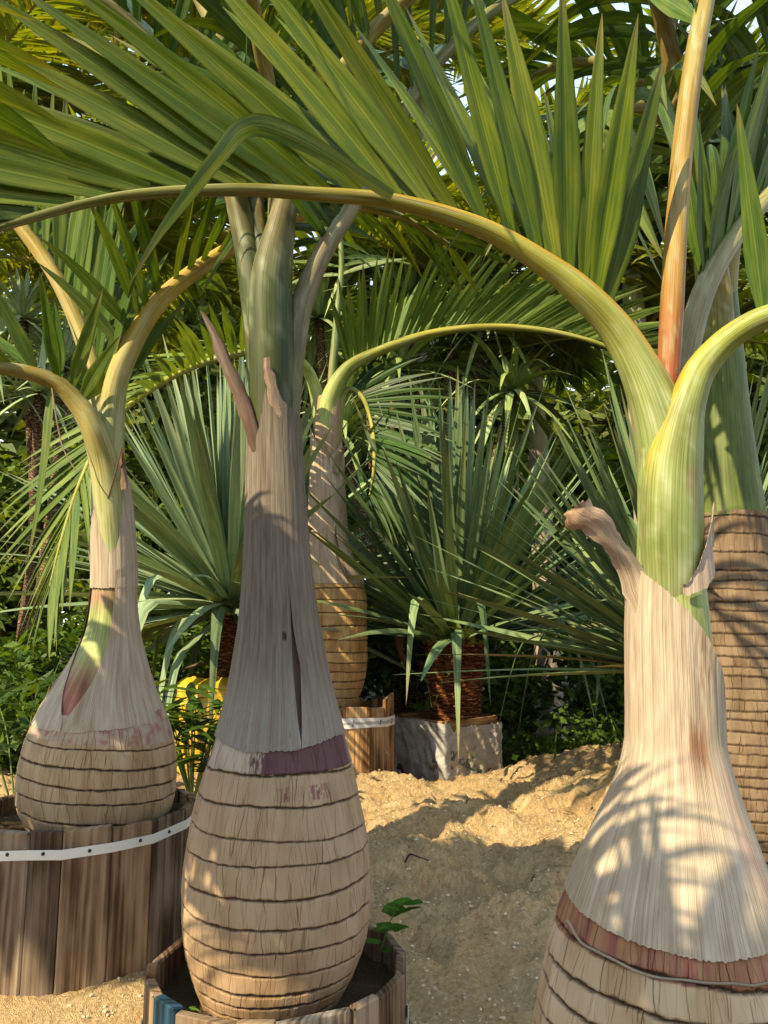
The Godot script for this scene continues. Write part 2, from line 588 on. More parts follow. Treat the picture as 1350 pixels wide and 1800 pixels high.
# stave tub; staves: [angle, width fraction ...]
func tub(label: String, c: Vector3, r: float, y0: float, y1: float, n: int, turn: float, cols: Array, straps: Array, soil_y: float, rag: float, called := "wooden_tub") -> Node3D:
	var o := thing(called, label, "plant tub", Vector3(c.x, y0, c.z), "stave tubs of the bottle palms")
	var wts := []
	var sum := 0.0
	for i in n:
		wts.append(rf(0.65, 1.4))
		sum += wts[i]
	var cut := [turn]
	for i in n:
		cut.append(cut[i] + TAU * wts[i] / sum)
	for i in n:
		var a: float = (cut[i] + cut[i + 1]) * 0.5
		var ha: float = (cut[i + 1] - cut[i]) * 0.5
		var out := Vector3(sin(a), 0, cos(a))
		var ax := Vector3(cos(a), 0, -sin(a))
		var top := y1 + rf(-rag, rag)
		var w := 2.0 * r * sin(ha) - rf(0.003, 0.008)
		var th := 0.022 + rf(-0.003, 0.004)
		var mb := MB.new()
		var pc: Color = cols[i % cols.size()]
		plank_mesh(mb, Vector3(c.x, (y0 + top) * 0.5, c.z) + out * (r * cos(ha) - th * 0.5 + rf(-0.005, 0.001)), ax.rotated(Vector3.UP, rf(-0.04, 0.04)), Vector3.UP, out, Vector3(w, top - y0, th), rf(0.002, 0.005), tone(pc, rf(0.7, 1.3)), rf(-rag, rag) * 0.5, Vector2(rf(0, 1), rf(0, 1)))
		obj("plank", mb, M.wood, o)
	for st in straps:
		var mb := MB.new()
		var P := PackedVector3Array()
		var U := PackedVector2Array()
		var C := PackedColorArray()
		var rr := r + 0.004
		var sag := []
		for i in n + 1:
			sag.append(rf(-0.004, 0.004))
		sag[n] = sag[0]
		for row in [[-0.5, 0.0], [-0.5, 0.0015], [0.5, 0.0015], [0.5, 0.0]]:
			for i in n + 1:
				var a: float = cut[i]
				var yy: float = st[0] + row[0] * st[1] + st[2] * sin(a + st[3]) + sag[i]
				P.append(Vector3(c.x + sin(a) * (rr + row[1]), yy, c.z + cos(a) * (rr + row[1])))
				U.append(Vector2(i, row[0]))
				C.append(tone(Color(0.68, 0.67, 0.63), 1.0 + 0.06 * sin(i * 3.1)))
		mb.grid(P, U, C, n + 1, 4, true)
		var band := obj("strap", mb, M.strap, o)
		for i in n:
			var am: float = (cut[i] + cut[i + 1]) * 0.5
			if cos(am) < -0.1:
				continue
			var ap := rr * cos((cut[i + 1] - cut[i]) * 0.5)
			var nrm := Vector3(sin(am), 0, cos(am))
			var f := rf(0.3, 0.7)
			var yy := lerpf(st[0] + st[2] * sin(cut[i] + st[3]) + sag[i], st[0] + st[2] * sin(cut[i + 1] + st[3]) + sag[i + 1], f)
			var ctr: Vector3 = Vector3(c.x, yy + rf(-0.004, 0.004), c.z) + nrm * ap + Vector3(cos(am), 0, -sin(am)) * ((f - 0.5) * wts[i] / sum * TAU * r)
			var sm := MB.new()
			tube(sm, [ctr + nrm * 0.0005, ctr + nrm * 0.004, ctr + nrm * 0.006], [0.0052, 0.0048, 0.0005], 5, 8, func(_f, _a): return Color(0.02, 0.018, 0.016))
			obj("screw", sm, M.dark, band)
	var sb := MB.new()
	var P2 := PackedVector3Array()
	var U2 := PackedVector2Array()
	var C2 := PackedColorArray()
	for j in 18:
		for i in 49:
			var a := TAU * i / 48.0
			var q := (r - 0.02) * (1.0 - j / 17.0)
			var x := c.x + sin(a) * q
			var z := c.z + cos(a) * q
			P2.append(Vector3(x, soil_y + 0.018 * nz.get_noise_2d(x * 90.0, z * 90.0) + 0.012 * nz.get_noise_2d(x * 300.0, z * 300.0), z))
			U2.append(Vector2(x, z))
			C2.append(Color(0.17, 0.13, 0.09))
	sb.grid(P2, U2, C2, 49, 18, true)
	obj("soil", sb, M.soil, o)
	return o

# ------------------------------------------------------------------ sand and ground
func heap(x: float, z: float, cx: float, cz: float, sx: float, sz: float, h: float, turn := 0.0) -> float:
	var p := Vector2(x - cx, z - cz).rotated(turn)
	return h * exp(-(p.x * p.x) / (sx * sx) - (p.y * p.y) / (sz * sz))

func sand_h(x: float, z: float) -> float:
	var d := -z
	var y: float = keyed([[1.0, 0.09], [2.0, 0.105], [2.3, 0.125], [2.7, 0.16], [2.95, 0.2], [3.3, 0.245], [4.0, 0.26], [4.6, 0.245], [4.95, 0.16], [5.3, 0.03], [5.8, -0.15]], d)
	y += clampf(x - 0.3, 0, 1.5) * 0.16 * smoothstep(2.2, 3.2, d)
	y += heap(x, z, -0.95, -2.4, 0.7, 0.8, 0.07)
	y += heap(x, z, 0.05, -4.15, 0.35, 0.3, 0.05)
	y -= heap(x, z, 0.3, -4.25, 0.09, 0.5, 0.09, 0.5)
	y -= heap(x, z, 0.72, -4.55, 0.4, 0.4, 0.08)
	y += heap(x, z, 0.42, -2.72, 0.1, 0.1, 0.055)
	y += heap(x, z, 0.28, -2.6, 0.16, 0.09, 0.03)
	y -= heap(x, z, 0.32, -2.86, 0.1, 0.08, 0.05)
	y -= heap(x, z, 0.15, -2.85, 0.07, 0.07, 0.04)
	y += heap(x, z, 0.12, -3.02, 0.14, 0.1, 0.035)
	y -= heap(x, z, 0.55, -3.3, 0.25, 0.3, 0.05)
	y += 0.075 * nz.get_noise_2d(x * 15.0, z * 15.0) * smoothstep(2.0, 3.0, d)
	for k in FEET:
		y -= heap(x, z, k[0], k[1], 0.06, 0.13, 0.045, k[2]) - heap(x, z, k[0] + 0.1, k[1] + 0.03, 0.05, 0.13, 0.018, k[2])
	var c := nz.get_noise_2d(x * 55.0 + 31.0, z * 55.0)
	y += 0.034 * (1.0 - absf(c) * 2.0) * smoothstep(2.2, 2.7, d)
	y += 0.011 * nz.get_noise_2d(x * 160.0, z * 160.0) * (0.35 + smoothstep(2.2, 2.7, d))
	y += 0.009 * nz.get_noise_2d(x * 420.0, z * 420.0 + 9.0)
	return y

func make_ground() -> void:
	var mb := MB.new()
	var P := PackedVector3Array()
	var U := PackedVector2Array()
	var C := PackedColorArray()
	for j in 41:
		for i in 41:
			var x := (i - 20) * 2.5
			var z := 6.0 - j * 2.0
			P.append(Vector3(x, -0.03 if z > -5.0 else 0.0, z))
			U.append(Vector2(x, z))
			C.append(Color(0.09, 0.07, 0.045))
	mb.grid(P, U, C, 41, 41)
	structure("ground", mb, M.soil)
	mb = MB.new()
	P.clear()
	U.clear()
	C.clear()
	var nu := 300
	var nv := 330
	for j in nv:
		var f := j / (nv - 1.0)
		var d := lerpf(0.9, 5.6, f)
		for i in nu:
			var x := lerpf(-1.9 - d * 0.1, 1.6 + d * 0.35, i / (nu - 1.0))
			P.append(Vector3(x, sand_h(x, -d), -d))
			U.append(Vector2(x, d))
			var k := nz.get_noise_2d(x * 30.0, d * 30.0)
			C.append(Color(0.90, 0.71, 0.455).lerp(Color(0.81, 0.60, 0.36), clampf(0.35 + k, 0, 1)))
	mb.grid(P, U, C, nu, nv)
	structure("sand", mb, M.sand)
	# crumbs and chips lying on the sand
	var cm := MB.new()
	for i in 6:
		for j in 1:
			var p := []
			for k in 6:
				p.append(Vector3([1, -1, 0, 0, 0, 0][k], [0, 0, 1, -1, 0, 0][k], [0, 0, 0, 0, 1, -1][k]) * rf(0.6, 1.1))
			if i == 0:
				for q in [[0, 2, 4], [4, 2, 1], [1, 2, 5], [5, 2, 0], [0, 4, 3], [4, 1, 3], [1, 5, 3], [5, 0, 3]]:
					var a: Vector3 = p[q[0]]
					var b: Vector3 = p[q[1]]
					var c: Vector3 = p[q[2]]
					if (c - a).cross(b - a).dot(a + b + c) < 0:
						cm.quad(a, c, b, b, Color.WHITE)
					else:
						cm.quad(a, b, c, c, Color.WHITE)
	var mm := MultiMesh.new()
	mm.transform_format = MultiMesh.TRANSFORM_3D
	mm.use_colors = true
	mm.mesh = cm.mesh(Vector3.ZERO)
	mm.instance_count = 16000
	for i in mm.instance_count:
		var d := rf(1.9, 4.9)
		var x := rf(-1.4, 1.0 + d * 0.3)
		var s := 0.0022 + 0.006 * pow(rng.randf(), 5.0)
		var b := Basis.from_euler(Vector3(rf(0, 6), rf(0, 6), rf(0, 6))).scaled(Vector3(s * rf(0.7, 1.8), s, s))
		mm.set_instance_transform(i, Transform3D(b, Vector3(x, sand_h(x, -d) + s * 0.1, -d)))
		mm.set_instance_color(i, Color(0.7, 0.57, 0.38).lerp(Color(0.28, 0.19, 0.1), pow(rng.randf(), 2.0)) * rf(0.8, 1.0))
	var mi := MultiMeshInstance3D.new()
	mi.name = "sand_crumbs"
	mi.multimesh = mm
	mi.material_override = M.crumb
	mi.set_meta("kind", "stuff")
	mi.set_meta("label", "loose crumbs and chips strewn over the pale sand")
	mi.set_meta("category", "sand crumbs")
	add_child(mi)

# ------------------------------------------------------------------ the bottle palms
func strand(parent: Node, called: String, pts: Array, w: float, col: Color, m: String) -> void:
	var mb := MB.new()
	var r := []
	for i in pts.size():
		r.append(w * (1.0 - 0.5 * i / pts.size()))
	tube(mb, pts, r, pts.size() * 5, 6, func(_f, _a): return col)
	obj(called, mb, M[m], parent)

# a curled dried flap along points, width keyed
func flap(parent: Node, called: String, pts: Array, widths: Array, wd: Vector3, curl: float, col: Color, tipc: Color, m := "sheath") -> void:
	var mb := MB.new()
	var P := PackedVector3Array()
	var U := PackedVector2Array()
	var C := PackedColorArray()
	var nl := 28
	var nx := 9
	for j in nl:
		var s := j / (nl - 1.0)
		var c: Vector3 = spline(pts, s)
		var tg: Vector3 = (spline(pts, minf(s + 0.03, 1)) - spline(pts, maxf(s - 0.03, 0))).normalized()
		var w := (wd - tg * wd.dot(tg)).normalized().rotated(tg, sin(s * 4.0) * 0.3)
		var nm := tg.cross(w)
		var hw := spline1(widths, s) * 0.5 * (1.0 + 0.35 * nz.get_noise_1d(s * 90.0 + wd.x * 70.0))
		for i in nx:
			var x := i / (nx - 1.0) * 2.0 - 1.0
			var a := x * curl
			P.append(c + w * (sin(a) / maxf(curl, 0.01) * hw) + nm * ((1.0 - cos(a)) * hw / maxf(curl, 0.01)) + nm * (0.002 * sin(s * 15.0 + x * 3.0) + 0.14 * hw * nz.get_noise_2d(x * 14.0, s * 40.0)))
			U.append(Vector2(x * 0.13, s * 0.2))
			C.append(col.lerp(tipc, s) * (0.9 + 0.25 * nz.get_noise_2d(x * 20.0, s * 60.0)))
	mb.grid(P, U, C, nx, nl)
	obj(called, mb, M[m], parent)

func vy(v: float, d: float) -> float:
	return at(675, v, d).y

func palm_right() -> void:
	var d := 1.25
	var rows := [[720, 1118, 1240], [850, 1117, 1237], [950, 1118, 1237], [1020, 1112, 1243], [1100, 1106, 1250], [1200, 1106, 1257], [1300, 1106, 1263], [1350, 1096, 1275], [1400, 1077, 1290], [1450, 1054, 1307], [1500, 1032, 1324], [1550, 1010, 1342], [1600, 992, 1360], [1650, 977, 1378], [1700, 964, 1394], [1750, 954, 1406], [1800, 946, 1416], [1900, 930, 1432], [2040, 922, 1444], [2200, 945, 1425], [2330, 990, 1385]]
	var pr := profile(rows, d)
	var base: Vector3 = prof_at(pr, 0.0)[0]
	var o := thing("bottle_palm", "big bottle palm with pale flared sheath, maroon band and green crownshaft", "palm", base, "bottle palms of the nursery")
	var rings := []
	for v in [2300, 2250, 2200, 2150, 2095, 2045, 1995, 1940, 1890, 1838, 1788, 1738, 1690, 1645]:
		rings.append(vy(v, d))
	var ym := vy(1645, d)
	obj("trunk", bulge(pr, -0.03, vy(1560, d), rings, 300, 330, -0.012, 0.004, func(th: float, y: float, band: int) -> Color:
		if y > ym - 0.012 * sin(th):
			var k := nz.get_noise_3d(sin(th) * 90.0, y * 12.0, cos(th) * 90.0)
			return Color(0.26, 0.105, 0.075).lerp(Color(0.34, 0.19, 0.1), clampf(0.4 + 1.3 * k, 0, 1))
		var q := nz.get_noise_3d(sin(th) * 24.0, y * 40.0, cos(th) * 24.0)
		return Color(0.52, 0.40, 0.27).lerp(Color(0.41, 0.29, 0.165), clampf(0.4 + 1.2 * q + 0.12 * sin(band * 5.0), 0, 1))), M.bulge, o)
	var shaft := MB.new()
	var sp := []
	var sr := []
	for v in [1480, 1400, 1300, 1200, 1100, 1000, 900, 800, 720]:
		var q := prof_at(pr, vy(v, d))
		sp.append(q[0])
		sr.append(q[1] - 0.006)
	tube(shaft, sp, sr, 60, 48, func(f: float, a: float) -> Color:
		var k := nz.get_noise_3d(cos(a) * 30.0, f * 70.0, sin(a) * 30.0)
		var k2 := nz.get_noise_3d(cos(a) * 150.0, f * 200.0, sin(a) * 150.0)
		var c := Color(0.2, 0.25, 0.07).lerp(Color(0.36, 0.4, 0.19), clampf(0.5 + k, 0, 1))
		return c.lerp(Color(0.16, 0.12, 0.07), clampf(k2 * 2.0 - 0.4, 0, 0.7)))
	obj("crownshaft", shaft, M.green, o)
	# big dry sheath
	var dry := func(th: float, v: float, b: float) -> Color:
		var k := nz.get_noise_2d(th * 1.3, v * 0.12)
		var c := Color(0.50, 0.42, 0.31).lerp(Color(0.40, 0.325, 0.235), clampf(0.5 + k, 0, 1))
		var s1 := exp(-pow((th - 8.0 + k * 10.0) / 13.0, 2) - pow((v - 1300.0 + k * 30.0) / 42.0, 2))
		var s2 := exp(-pow((th - 22.0) / 16.0, 2) - pow((v - 1160.0) / 70.0, 2)) * clampf(0.5 + 2.0 * k, 0, 1)
		var s3 := exp(-pow((th - 30.0 - (v - 1380.0) * 0.1) / 10.0, 2)) * smoothstep(1300.0, 1380.0, v) * 0.5
		c = c.lerp(Color(0.26, 0.13, 0.07), clampf(s1 * 1.1, 0, 0.9))
		c = c.lerp(Color(0.3, 0.2, 0.12), clampf(s2, 0, 0.8))
		return c.lerp(Color(0.42, 0.27, 0.22), s3)
	obj("dry_sheath", sheath(pr, d, 1180, [[-180, 1575], [-90, 1572], [-40, 1592], [0, 1606], [40, 1600], [90, 1585], [180, 1575]],
		[[-180, 1200], [-100, 1020], [-80, 1000], [-55, 1010], [-30, 1035], [0, 1075], [25, 1118], [45, 1160], [62, 1195], [75, 1290], [90, 1380], [180, 1250]],
		[[0, -180], [2000, -180]], [[0, 180], [2000, 180]], 0.004, 300, 130, 0.004, dry), M.sheath, o)
	flap(o, "dry_sheath_tip", [at(1140, 1100, 1.22), at(1116, 1015, 1.215), at(1088, 965, 1.19), at(1055, 925, 1.16), at(1020, 905, 1.145), at(1008, 893, 1.14)],
		[0.03, 0.05, 0.036, 0.048, 0.052, 0.036], Vector3(0.8, 0.6, 0.2), 0.6, Color(0.56, 0.46, 0.34), Color(0.56, 0.36, 0.24))
	# second, younger dry sheath at the right with its ribs
	obj("dry_sheath", sheath(pr, d, 1180, [[-20, 1046], [0, 1050], [30, 1036], [60, 1006], [120, 1000]], [[-20, 1040], [-2, 1032], [15, 1000], [35, 955], [55, 905], [65, 885], [80, 960], [120, 990]],
		[[880, -6], [1050, -6]], [[880, 110], [1050, 110]], 0.008, 60, 30, 0.004, func(_t, _v, _b): return Color(0.48, 0.38, 0.29)), M.sheath, o)
	# petioles
	var g0 := Color(0.33, 0.40, 0.16)
	survey_frond(o, [[1180, 1100, 1.25, 100], [1178, 980, 1.248, 120], [1178, 900, 1.245, 122], [1174, 800, 1.25, 118], [1152, 715, 1.25, 98], [1120, 640, 1.25, 76], [1078, 573, 1.24, 64], [1020, 512, 1.22, 56], [960, 466, 1.205, 47], [850, 402, 1.18, 38], [700, 356, 1.15, 31], [550, 341, 1.12, 27], [400, 334, 1.09, 24], [200, 348, 1.06, 20], [0, 400, 1.03, 16], [-160, 455, 1.0, 12], [-300, 520, 0.98, 7]], {
		"nr": 110, "nth": 26, "rachis": [[0.0, Color(0.34, 0.36, 0.2)], [0.15, Color(0.21, 0.25, 0.085)], [0.3, Color(0.26, 0.29, 0.11)], [0.45, Color(0.42, 0.40, 0.09)], [0.6, Color(0.32, 0.28, 0.04)], [0.75, Color(0.17, 0.16, 0.03)], [1, Color(0.15, 0.17, 0.03)]],
		"edge": Color(0.52, 0.28, 0.02), "t0": 0.40, "t1": 0.995, "n": 27, "len": 0.5, "width": 0.051, "nl": 12, "jit": 3.0, "droop": 0.03,
		"phi": [[0, 62], [0.05, 54], [0.15, 47], [0.3, 43], [0.45, 36], [0.6, 28], [0.8, 18], [1, 10]], "psi": [[0, 16], [0.4, 14], [1, 12]],
		"lens": [[0, 0.86], [0.1, 0.98], [0.4, 1.05], [0.8, 1.1], [1, 0.8]], "up": Vector3(0, 1, 0.05),
		"cols": [Color(0.19, 0.225, 0.02), Color(0.155, 0.195, 0.018), Color(0.24, 0.265, 0.035), Color(0.13, 0.17, 0.018)], "tip": Color(0.33, 0.25, 0.1)})
	# the folded leaflet that hangs over the rachis
	var fm := MB.new()
	blade(fm, [at(690, 345, 1.12), at(560, 262, 1.05), at(470, 222, 1.02), at(425, 228, 1.01), at(390, 268, 1.0), at(330, 345, 1.0), at(275, 420, 1.0), at(225, 505, 1.0)], Vector3(0.5, 0.75, 0.3), 0.036, Color(0.26, 0.3, 0.09), Color(0.34, 0.26, 0.11), 26, 7, 0.2, 0.5)
	obj("folded_leaflet", fm, M.leaf, o)
	survey_frond(o, [[1182, 1110, 1.245, 96], [1181, 1010, 1.238, 116], [1180, 920, 1.23, 122], [1183, 830, 1.23, 114], [1194, 760, 1.225, 92], [1212, 695, 1.215, 70], [1235, 645, 1.21, 60], [1285, 592, 1.19, 50], [1350, 556, 1.16, 45], [1430, 545, 1.12, 40], [1560, 570, 1.05, 30], [1700, 640, 1.0, 16]], {
		"nr": 90, "nth": 26, "rachis": [[0.0, Color(0.36, 0.37, 0.24)], [0.15, Color(0.21, 0.25, 0.085)], [0.4, Color(0.26, 0.28, 0.1)], [0.6, Color(0.36, 0.38, 0.09)], [1, Color(0.2, 0.24, 0.04)]],
		"edge": Color(0.48, 0.34, 0.03), "t0": 0.72, "t1": 1.0, "n": 10, "len": 0.46, "width": 0.042, "nl": 12, "phi": [[0, 82], [0.2, 74], [1, 40]], "psi": [[0, 10], [1, 24]], "jit": 5.0,
		"cols": [Color(0.17, 0.22, 0.05), Color(0.14, 0.2, 0.04), Color(0.22, 0.26, 0.07)], "bend": 0.2})
	# the spear
	survey_frond(o, [[1172, 720, 1.262, 30], [1174, 670, 1.26, 42], [1180, 560, 1.26, 46], [1187, 430, 1.26, 44], [1198, 280, 1.26, 42], [1218, 120, 1.26, 40], [1240, 0, 1.26, 37], [1275, -180, 1.27, 30], [1330, -420, 1.3, 20]], {
		"called": "spear_frond", "nr": 70, "nth": 20, "rachis": [[0, Color(0.36, 0.34, 0.06)], [0.08, Color(0.33, 0.085, 0.05)], [0.2, Color(0.36, 0.12, 0.04)], [0.34, Color(0.38, 0.22, 0.05)], [0.6, Color(0.33, 0.22, 0.06)], [1, Color(0.35, 0.33, 0.08)]],
		"t0": 0.72, "n": 9, "len": 0.4, "width": 0.04, "phi": [[0, 40], [1, 20]], "psi": [[0, 40], [1, 40]], "cols": [Color(0.15, 0.21, 0.035)]})
	# rear petiole, grey-tan going green towards its tip
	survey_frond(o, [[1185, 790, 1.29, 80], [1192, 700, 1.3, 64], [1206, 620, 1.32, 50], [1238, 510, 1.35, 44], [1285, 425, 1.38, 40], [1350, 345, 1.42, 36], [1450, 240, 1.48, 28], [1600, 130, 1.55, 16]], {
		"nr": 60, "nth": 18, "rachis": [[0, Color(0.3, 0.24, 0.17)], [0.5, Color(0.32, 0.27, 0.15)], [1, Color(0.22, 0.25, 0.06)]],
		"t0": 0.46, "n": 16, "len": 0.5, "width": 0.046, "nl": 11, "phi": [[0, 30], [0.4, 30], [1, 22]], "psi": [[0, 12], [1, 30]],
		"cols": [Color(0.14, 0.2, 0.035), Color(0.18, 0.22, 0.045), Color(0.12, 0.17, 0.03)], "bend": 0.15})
	# peeled fibre lying along the band
	var fp := []
	for k in 15:
		var th := deg_to_rad(-75.0 + k * 10.0)
		var q := prof_at(pr, vy(1640, d) - 0.012 * sin(th) + 0.004)
		fp.append(q[0] + Vector3(sin(th), 0, cos(th)) * (q[1] + 0.005) + Vector3.UP * (0.004 * sin(k * k * 0.7) + (0.02 if k == 0 else 0.0)))
	strand(o, "peeled_fibre", fp, 0.0022, Color(0.62, 0.52, 0.38), "sheath")

func palm_middle() -> void:
	var d := 2.0
	var rows := [[350, 455, 505], [450, 446, 512], [560, 436, 522], [660, 434, 524], [740, 437, 526], [800, 436, 530], [900, 433, 537], [1000, 430, 546], [1100, 422, 560], [1150, 414, 570], [1200, 405, 581], [1250, 393, 594], [1300, 379, 607], [1350, 363, 620], [1400, 348, 631], [1450, 337, 641], [1500, 330, 648], [1550, 326, 651], [1600, 325, 650], [1650, 330, 643], [1700, 341, 625], [1740, 356, 603], [1790, 378, 580]]
	var pr := profile(rows, d)
	var y0 := 0.235
	var base: Vector3 = prof_at(pr, y0)[0]
	var o := thing("bottle_palm", "grey-sheathed bottle palm with purple patch, in the low round tub", "palm", base, "bottle palms of the nursery")
	var rings := []
	for v in [1762, 1741, 1720, 1696, 1668, 1634, 1600, 1560, 1514, 1469, 1428, 1380, 1333]:
		rings.append(vy(v + 9, d))
	var yp := vy(1342, d)
	var yp2 := vy(1389, d)
	var yp3 := vy(1437, d)
	obj("trunk", bulge(pr, y0, vy(1270, d), rings, 340, 300, -0.004, 0.004, func(th: float, y: float, band: int) -> Color:
		var q := nz.get_noise_3d(sin(th) * 30.0, y * 40.0, cos(th) * 30.0)
		var c := Color(0.42, 0.295, 0.175).lerp(Color(0.3, 0.19, 0.1), clampf(0.4 + 1.2 * q + 0.14 * sin(band * 3.7), 0, 1))
		var grey := smoothstep(0.30, 0.5, y)
		c = c.lerp(Color(0.4, 0.31, 0.22), grey * 0.5)
		var e := nz.get_noise_3d(sin(th) * 260.0, y * 260.0, cos(th) * 260.0)
		if y > yp + 0.006:
			c = Color(0.42, 0.36, 0.29)
			var m := smoothstep(-0.28, -0.12, th + 0.25 * e) * (1.0 - smoothstep(1.3, 1.7, th))
			m = maxf(m, exp(-pow((th + 1.35) / 0.16, 2)) * 1.4 * edge_at(0.0, e + 0.3))
			c = c.lerp(Color(0.095, 0.04, 0.055), clampf(m, 0, 1) * 0.92)
		elif y > yp2 + 0.012 and y < yp - 0.02:
			var m := exp(-pow((th - 0.62) / 0.17, 2)) * edge_at(-0.05, e) + exp(-pow((th - 0.2) / 0.07, 2)) * edge_at(0.0, e)
			c = c.lerp(Color(0.17, 0.05, 0.07), clampf(m, 0, 1) * 0.85)
		elif y > yp3 + 0.03 and y < yp2 - 0.03:
			var m := exp(-pow((th + 1.12) / 0.06, 2)) * edge_at(0.02, e + 0.2 * sin(th * 90.0))
			c = c.lerp(Color(0.4, 0.08, 0.09), clampf(m * 1.5, 0, 1) * 0.9)
		return c), M.bulge, o)
	# inner shaft seen through the split
	var shaft := MB.new()
	var sp := []
	var sr := []
	for v in [1290, 1200, 1100, 1000, 900, 800, 740]:
		var q := prof_at(pr, vy(v, d))
		sp.append(q[0])
		sr.append(q[1] - 0.008)
	tube(shaft, sp, sr, 40, 40, func(_f, _a): return Color(0.14, 0.09, 0.06))
	obj("inner_sheath", shaft, M.sheath, o)
	var dry := func(th: float, v: float, b: float) -> Color:
		var k := nz.get_noise_2d(th * 1.6, v * 0.1)
		var k2 := nz.get_noise_2d(th * 5.0, v * 0.35 + 90.0)
		var c := Color(0.215, 0.187, 0.147).lerp(Color(0.15, 0.122, 0.092), clampf(0.35 + 1.3 * k, 0, 1))
		c = c.lerp(Color(0.27, 0.25, 0.217), smoothstep(1120.0, 1260.0, v) * 0.8)
		c = c.lerp(Color(0.2, 0.12, 0.07), clampf(k2 * 2.2 - 0.75, 0, 0.7))
		if absf(th - 14.0) < 3.2 and absf(v - 1117.0) < 8.0:
			c = Color(0.04, 0.03, 0.025)
		return c
	var sl := [[700, 25], [1040, 25], [1100, 26.5], [1165, 31], [1210, 29], [1250, 27], [1290, 25]]
	var srr := [[700, 384.6], [1040, 384.6], [1100, 383], [1165, 382], [1210, 382.5], [1250, 383], [1290, 384.6]]
	obj("dry_sheath", sheath(pr, d, 488, [[-180, 1292], [-60, 1288], [-20, 1304], [20, 1300], [60, 1286], [180, 1292]],
		[[-180, 740], [-110, 735], [-70, 745], [-50, 765], [-32, 790], [-22, 760], [-12, 715], [-4, 690], [6, 700], [20, 715], [45, 725], [70, 735], [110, 745], [180, 740]], sl, srr, 0.004, 260, 130, 0.003, dry), M.sheath, o)
	flap(o, "dry_sheath_tip", [at(488, 830, 1.945), at(487, 740, 1.93), at(479, 685, 1.915), at(470, 650, 1.905), at(468, 628, 1.9)], [0.03, 0.055, 0.034, 0.028, 0.024], Vector3(1, 0, 0.2), 0.8, Color(0.40, 0.32, 0.25), Color(0.34, 0.25, 0.19))
	flap(o, "dry_husk", [at(455, 790, 1.93), at(440, 735, 1.93), at(425, 690, 1.94), at(400, 640, 1.95), at(378, 590, 1.96), at(352, 545, 1.97)], [0.05, 0.06, 0.055, 0.05, 0.035, 0.006], Vector3(0.9, 0.35, -0.1), 1.3, Color(0.15, 0.09, 0.06), Color(0.2, 0.15, 0.12))
	# crown
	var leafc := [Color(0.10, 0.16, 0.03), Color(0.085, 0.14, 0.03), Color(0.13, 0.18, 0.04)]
	var gc := [[0.0, Color(0.055, 0.068, 0.025)], [0.25, Color(0.06, 0.075, 0.022)], [0.38, Color(0.16, 0.13, 0.05)], [0.5, Color(0.3, 0.22, 0.06)], [1, Color(0.2, 0.2, 0.05)]]  # shade of the fronds overhead put into these dark base greens
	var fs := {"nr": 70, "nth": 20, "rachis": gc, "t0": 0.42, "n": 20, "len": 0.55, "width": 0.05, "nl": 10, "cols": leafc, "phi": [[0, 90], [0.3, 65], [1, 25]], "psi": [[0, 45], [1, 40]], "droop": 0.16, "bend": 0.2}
	var f1 := fs.duplicate()
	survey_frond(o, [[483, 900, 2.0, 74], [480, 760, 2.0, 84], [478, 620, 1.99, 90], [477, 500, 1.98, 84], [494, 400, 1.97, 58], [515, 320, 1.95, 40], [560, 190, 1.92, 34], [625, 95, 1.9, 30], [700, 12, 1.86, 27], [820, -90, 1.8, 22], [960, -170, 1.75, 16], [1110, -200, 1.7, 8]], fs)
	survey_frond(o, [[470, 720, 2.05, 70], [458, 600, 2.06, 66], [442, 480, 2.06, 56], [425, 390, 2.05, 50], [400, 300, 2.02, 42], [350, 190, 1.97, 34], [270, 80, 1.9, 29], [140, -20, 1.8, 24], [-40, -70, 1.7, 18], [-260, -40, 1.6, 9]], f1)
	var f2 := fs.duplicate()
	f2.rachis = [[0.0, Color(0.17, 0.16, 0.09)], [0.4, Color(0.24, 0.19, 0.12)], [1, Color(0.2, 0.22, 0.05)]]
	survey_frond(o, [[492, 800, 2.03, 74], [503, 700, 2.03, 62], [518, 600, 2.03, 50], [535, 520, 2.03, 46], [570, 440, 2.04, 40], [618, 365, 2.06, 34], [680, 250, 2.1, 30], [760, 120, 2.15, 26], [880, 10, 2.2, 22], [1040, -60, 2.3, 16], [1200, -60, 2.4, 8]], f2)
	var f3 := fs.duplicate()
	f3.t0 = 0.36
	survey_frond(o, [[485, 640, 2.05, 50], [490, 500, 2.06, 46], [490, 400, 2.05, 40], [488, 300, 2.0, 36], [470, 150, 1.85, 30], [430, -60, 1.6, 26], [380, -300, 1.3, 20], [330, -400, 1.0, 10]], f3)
	survey_frond(o, [[478, 640, 2.0, 50], [470, 500, 2.04, 40], [455, 400, 2.06, 36], [440, 300, 2.1, 32], [380, 60, 2.15, 28], [250, -150, 2.1, 24], [60, -290, 2.0, 18], [-160, -330, 1.9, 8]], f1.duplicate())

